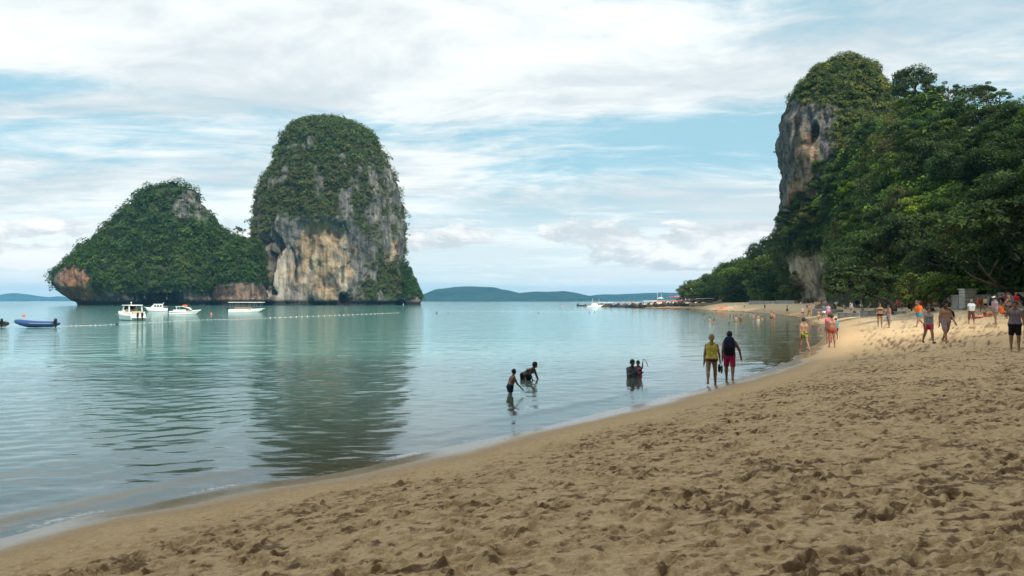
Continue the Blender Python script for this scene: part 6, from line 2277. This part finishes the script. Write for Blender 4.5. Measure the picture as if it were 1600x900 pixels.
    for i, (px, Y) in enumerate(spots):
        c, sk = pc[i % 7]
        x = (px - 800) / FPX * Y
        z = max(ground_z(x, Y), 0)
        t = empty('person', (x, Y, z), R(40 * i), '%s clad bather %s on the far sand spit, %s' % (c, 'sitting' if i % 3 == 1 else 'standing', 'behind the masts' if i < 4 else 'near the parasols' if i < 7 else 'behind the blue canopied longtail' if i < 11 else 'near the kayak'), 'person', 'bathers on the far sand spit')
        for nm, me in person_meshes(1.7, POSES['sit' if i % 3 == 1 else 'relaxed'], sk, 'brown', [('tee', c), ('shorts', c)], .085, hands=False, face=False)[0]:
            link(nm, me, t)
    for i, (px, Y, c, lab) in enumerate([(1050, 356, 'red', 'red parasol on the sand spit behind the boats, nearest the masts'), (1058, 354, 'orange', 'orange parasol beside the red one on the sand spit'), (1032, 372, 'white', 'white parasol below the two thin masts'), (1147, 318, 'white', 'white parasol in the shade of the wooded point')]):
        x = (px - 800) / FPX * Y
        z = max(ground_z(x, Y), 0)
        t = empty('parasol', (x, Y, z), 0, lab, 'parasol')
        r_ = 1.5 if Y > 200 else .6
        hh = 2.2 if Y > 200 else 1.6
        MB().loft([[(r_ * s * math.cos(a), r_ * s * math.sin(a), hh + .42 * (1 - s ** 1.3)) for a in np.linspace(0, 2 * math.pi, 12, endpoint=False)] for s in (1, .7, .4, .05)], caps=True).obj('canopy', clothm(c), t, False)
        MB().tube([(0, 0, -.2), (0, 0, hh + .4)], .03, 6).obj('pole', WOOD, t)
    # orange kayak on the sand
    p = on_ground(1127, 482.5)
    t = empty('kayak', (p[0], p[1], p[2] + .05), R(8), 'orange red kayak drawn up on the far sand', 'kayak')
    rings = []
    for s_ in np.linspace(0, 1, 11):
        b = .38 * math.sin(math.pi * s_) ** .6 + .02
        z = .35 * (2 * s_ - 1) ** 4
        rings.append([(-1.9 + 3.8 * s_, b * math.cos(a), z + .2 + .2 * math.sin(a)) for a in np.linspace(0, 2 * math.pi, 10, endpoint=False)])
    MB().loft(rings).obj('hull', plain('kayak_orange', (.72, .16, .05), .4), t)
    MB().box((0, 0, .41), (.9, .45, .05)).obj('cockpit', MOTOR, t, True, .02)


build_longtails()


def build_floats():
    for px, py, lab in ((37, 494, 'orange mooring buoy above the blue inflatable boat'), (330, 491, 'orange mooring buoy between the runabout and canopy boat'), (882, 477.5, 'small orange buoy out in the bay left of longtail row')):
        x, y = sea_point(px, py)
        t = empty('mooring_buoy', (x, y, 0), 0, lab, 'buoy')
        s = .24 if y < 300 else .45
        MB().ball((0, 0, s * .4), s, 12, 8).obj('ball', plain('buoy_orange', (.75, .14, .04), .5), t)
        MB().tube([(0, 0, s * 1.2), (0, 0, s * 1.7)], s * .14, 6).obj('eye', MOTOR, t)
    x, y = sea_point(183, 508)
    t = empty('mooring_buoy', (x, y, 0), 0, 'small dark float in the water right of the blue inflatable', 'buoy')
    MB().ball((0, 0, .06), .16, 10, 6).obj('ball', MOTOR, t)
    MB().tube([(0, 0, .2), (0, 0, .28)], .03, 6).obj('eye', MOTOR, t)

    def line(pts, n, lab):
        A = [np.array(sea_point(*p)) for p in pts]
        L = np.concatenate([[0], np.cumsum([np.linalg.norm(b - a) for a, b in zip(A[:-1], A[1:])])])
        t = empty('float_line', (*A[0], 0), 0, lab, 'float line')
        me = None
        rope = []
        prm = np.interp(np.linspace(0, 1, n), np.linspace(0, 1, len(pts)), np.arange(len(pts)))
        for i, q in enumerate(prm):
            k_ = min(int(q), len(pts) - 2)
            f = q - k_
            px, py = (pts[k_][0] * (1 - f) + pts[k_ + 1][0] * f, pts[k_][1] * (1 - f) + pts[k_ + 1][1] * f)
            x, y = sea_point(px, py)
            if me is None:
                me = MB().ball((0, 0, 0), (.22, .16, .15), 8, 6).mesh('float', plain('float_white', (.8, .8, .78), .5))
            o = link('float', me, t)
            o.location = (x - A[0][0], y - A[0][1], .05)
            s = (.40 if px > 420 else .18) * random.uniform(.6, 1.2)
            o.scale = (s, s, s)
            rope.append((x - A[0][0], y - A[0][1], .0))
        MB().tube(rope, .015, 4).obj('rope', plain('rope', (.5, .47, .4), .8), t)
    line([(4, 507), (90, 510), (160, 508), (240, 504), (310, 500), (370, 499), (440, 496), (520, 493), (585, 490.5), (622, 489)], 84, 'long line of white swimming floats curving across bay before the islands')
    line([(690, 486), (760, 486.5), (820, 487), (880, 487.5), (920, 487), (980, 487.5)], 22, 'sparse line of white floats out in bay right of the rock tower')


build_floats()


# ------------------------------------------------------------------ walls under the trees
def concrete_mat():
    m = bpy.data.materials.new('concrete')
    m.use_nodes = True
    k = NT(m.node_tree)
    pos = k.n('ShaderNodeTexCoord').outputs['Object']
    n1 = k.noise(k.mapping(pos, scale=(1, 1, .35)), 1.6, 7, .65)
    n2 = k.noise(pos, 14, 4)
    c = k.ramp(n1, [(0.3, (.13, .13, .12)), (.5, (.26, .26, .24)), (.7, (.38, .37, .34))])
    bp = k.n('ShaderNodeBump', None, Strength=.5, Distance=.03, Height=n2)
    b = k.n('ShaderNodeBsdfPrincipled', None, Base_Color=c, Roughness=.9, Normal=bp)
    k.n('ShaderNodeOutputMaterial', None, Surface=b)
    return m


CONC = concrete_mat()


def low_wall(pa, Ya, pb, Yb, h, thick, lab, blocks=0, cap=True):
    a = np.array([(pa - 800) / FPX * Ya, Ya])
    b = np.array([(pb - 800) / FPX * Yb, Yb])
    L = float(np.linalg.norm(b - a))
    ang = math.atan2(b[1] - a[1], b[0] - a[0])
    z = min(ground_z(*a), ground_z(*b))
    t = empty('low_wall', (a[0], a[1], z), ang, lab, 'wall')
    if blocks:
        me = None
        nb = blocks
        w = L / nb
        for i in range(nb):
            if me is None:
                me = MB().box((0, 0, 0), (w - .02, thick, h + .5)).mesh('panel', CONC, True, .025)
            o = link('panel', me, t)
            o.location = ((i + .5) * w, random.uniform(-.02, .02), h / 2 - .25)
    else:
        MB().box((L / 2, 0, h / 2 - .25), (L, thick, h + .5)).obj('wall', CONC, t, True, .03)
    if cap:
        MB().box((L / 2, 0, h + .045), (L + .08, thick + .12, .09)).obj('coping', CONC, t, True, .02)
    return t


low_wall(1488, 79, 1560, 75.5, 1.25, .3, 'pale concrete wall under the dark trees behind the seated bathers', 6)
low_wall(1562, 75, 1660, 68, 1.2, .3, 'shaded concrete wall at the right edge under the dark trees', 6)
low_wall(1310, 108, 1345, 101, .6, .35, 'pale wall under the trees behind the woman in printed dress', 3)
low_wall(1346, 100, 1412, 90, .6, .35, 'grey wall behind the leaning trunk', 5)
low_wall(1277, 138, 1309, 128, .95, 1.6, 'thick grey concrete wall jutting onto the sand beside the cliff foot', 3, False)
low_wall(1171, 255, 1212, 235, 1.0, .4, 'far grey wall under trees left of the cliff foot', 4)
low_wall(1213, 232, 1245, 215, .8, .4, 'low far grey wall meeting the cliff foot', 3)


def build_pillar():
    p = at(1512, 470, 77.5)
    g = ground_z(p[0], p[1])
    t = empty('stone_pillar', (p[0], p[1], g), 0.05, 'square pale stone pillar standing behind the concrete wall', 'pillar')
    top = at(1512, 453, 77.5)[2] - g
    n = 5
    h = top / n
    for i in range(n):
        MB().box((0, 0, h * (i + .5)), (1.05 - .02 * (i % 2), .95, h - .015)).obj('course', plain('pale_stone', (.38, .38, .35), .9, .2, .4, 12, .2), t, True, .02)
    MB().box((0, 0, top + .05), (1.2, 1.1, .1)).obj('coping', plain('pale_stone', (.38, .38, .35)), t, True, .02)
    # pale boulders at the cliff foot
    for i, (px, Y, s, lab) in enumerate([(1288, 150, (1.5, 1.1, .9), 'pale boulder behind the thick grey wall at cliff foot'), (1298, 152, (.9, .8, .9), 'grey boulder right of the pale one behind the thick wall'), (1262, 212, (1.5, 1.1, .8), 'dark rock at the base of the pale cliff foot')]):
        x = (px - 800) / FPX * Y
        q = np.random.default_rng(i).normal(0, 1, (1, 3))
        th, ph = np.meshgrid(np.linspace(0, 2 * math.pi, 24, endpoint=False), np.linspace(0.01, math.pi - .01, 14), indexing='ij')
        D = np.stack([np.sin(ph) * np.cos(th), np.sin(ph) * np.sin(th), np.cos(ph)], -1)
        rr = 1 + .35 * fbm(D * 1.6 + i * 7, 4, .55, 5)
        V = D * rr[..., None] * np.array(s)
        idx = np.arange(24 * 14).reshape(24, 14)
        i2 = np.roll(idx, -1, 0)
        F = np.stack([idx[:, :-1], idx[:, 1:], i2[:, 1:], i2[:, :-1]], -1).reshape(-1, 4)
        z0 = np.zeros(24 * 14)
        me = mesh_np('boulder', V.reshape(-1, 3), F, {'ochre': ('POINT', z0 + (.75 if i == 0 else .1)), 'rust': ('POINT', z0), 'soil': ('POINT', z0), 'stain_shade': ('POINT', z0 + (.5 if i == 2 else 0)), 'pale': ('POINT', z0)}, True, ROCK_NEAR)
        o = tag(link('boulder', me), lab, 'boulder')
        o.location = (x, Y, ground_z(x, Y) + s[2] * .5)


build_pillar()


# ------------------------------------------------------------------ air
def build_haze():
    o = MB().box((0, 0, 59), (19600, 19600, 152)).obj('haze', None, None, False)
    o['kind'] = 'stuff'
    m = bpy.data.materials.new('haze')
    m.use_nodes = True
    k = NT(m.node_tree)
    v = k.n('ShaderNodeVolumePrincipled', None, Color=(0.22, 0.64, 1.0, 1), Density=HAZE)
    v.inputs['Anisotropy'].default_value = 0.0
    k.n('ShaderNodeOutputMaterial', None, Volume=v)
    o.data.materials.append(m)


HAZE = 9.2e-5
build_haze()
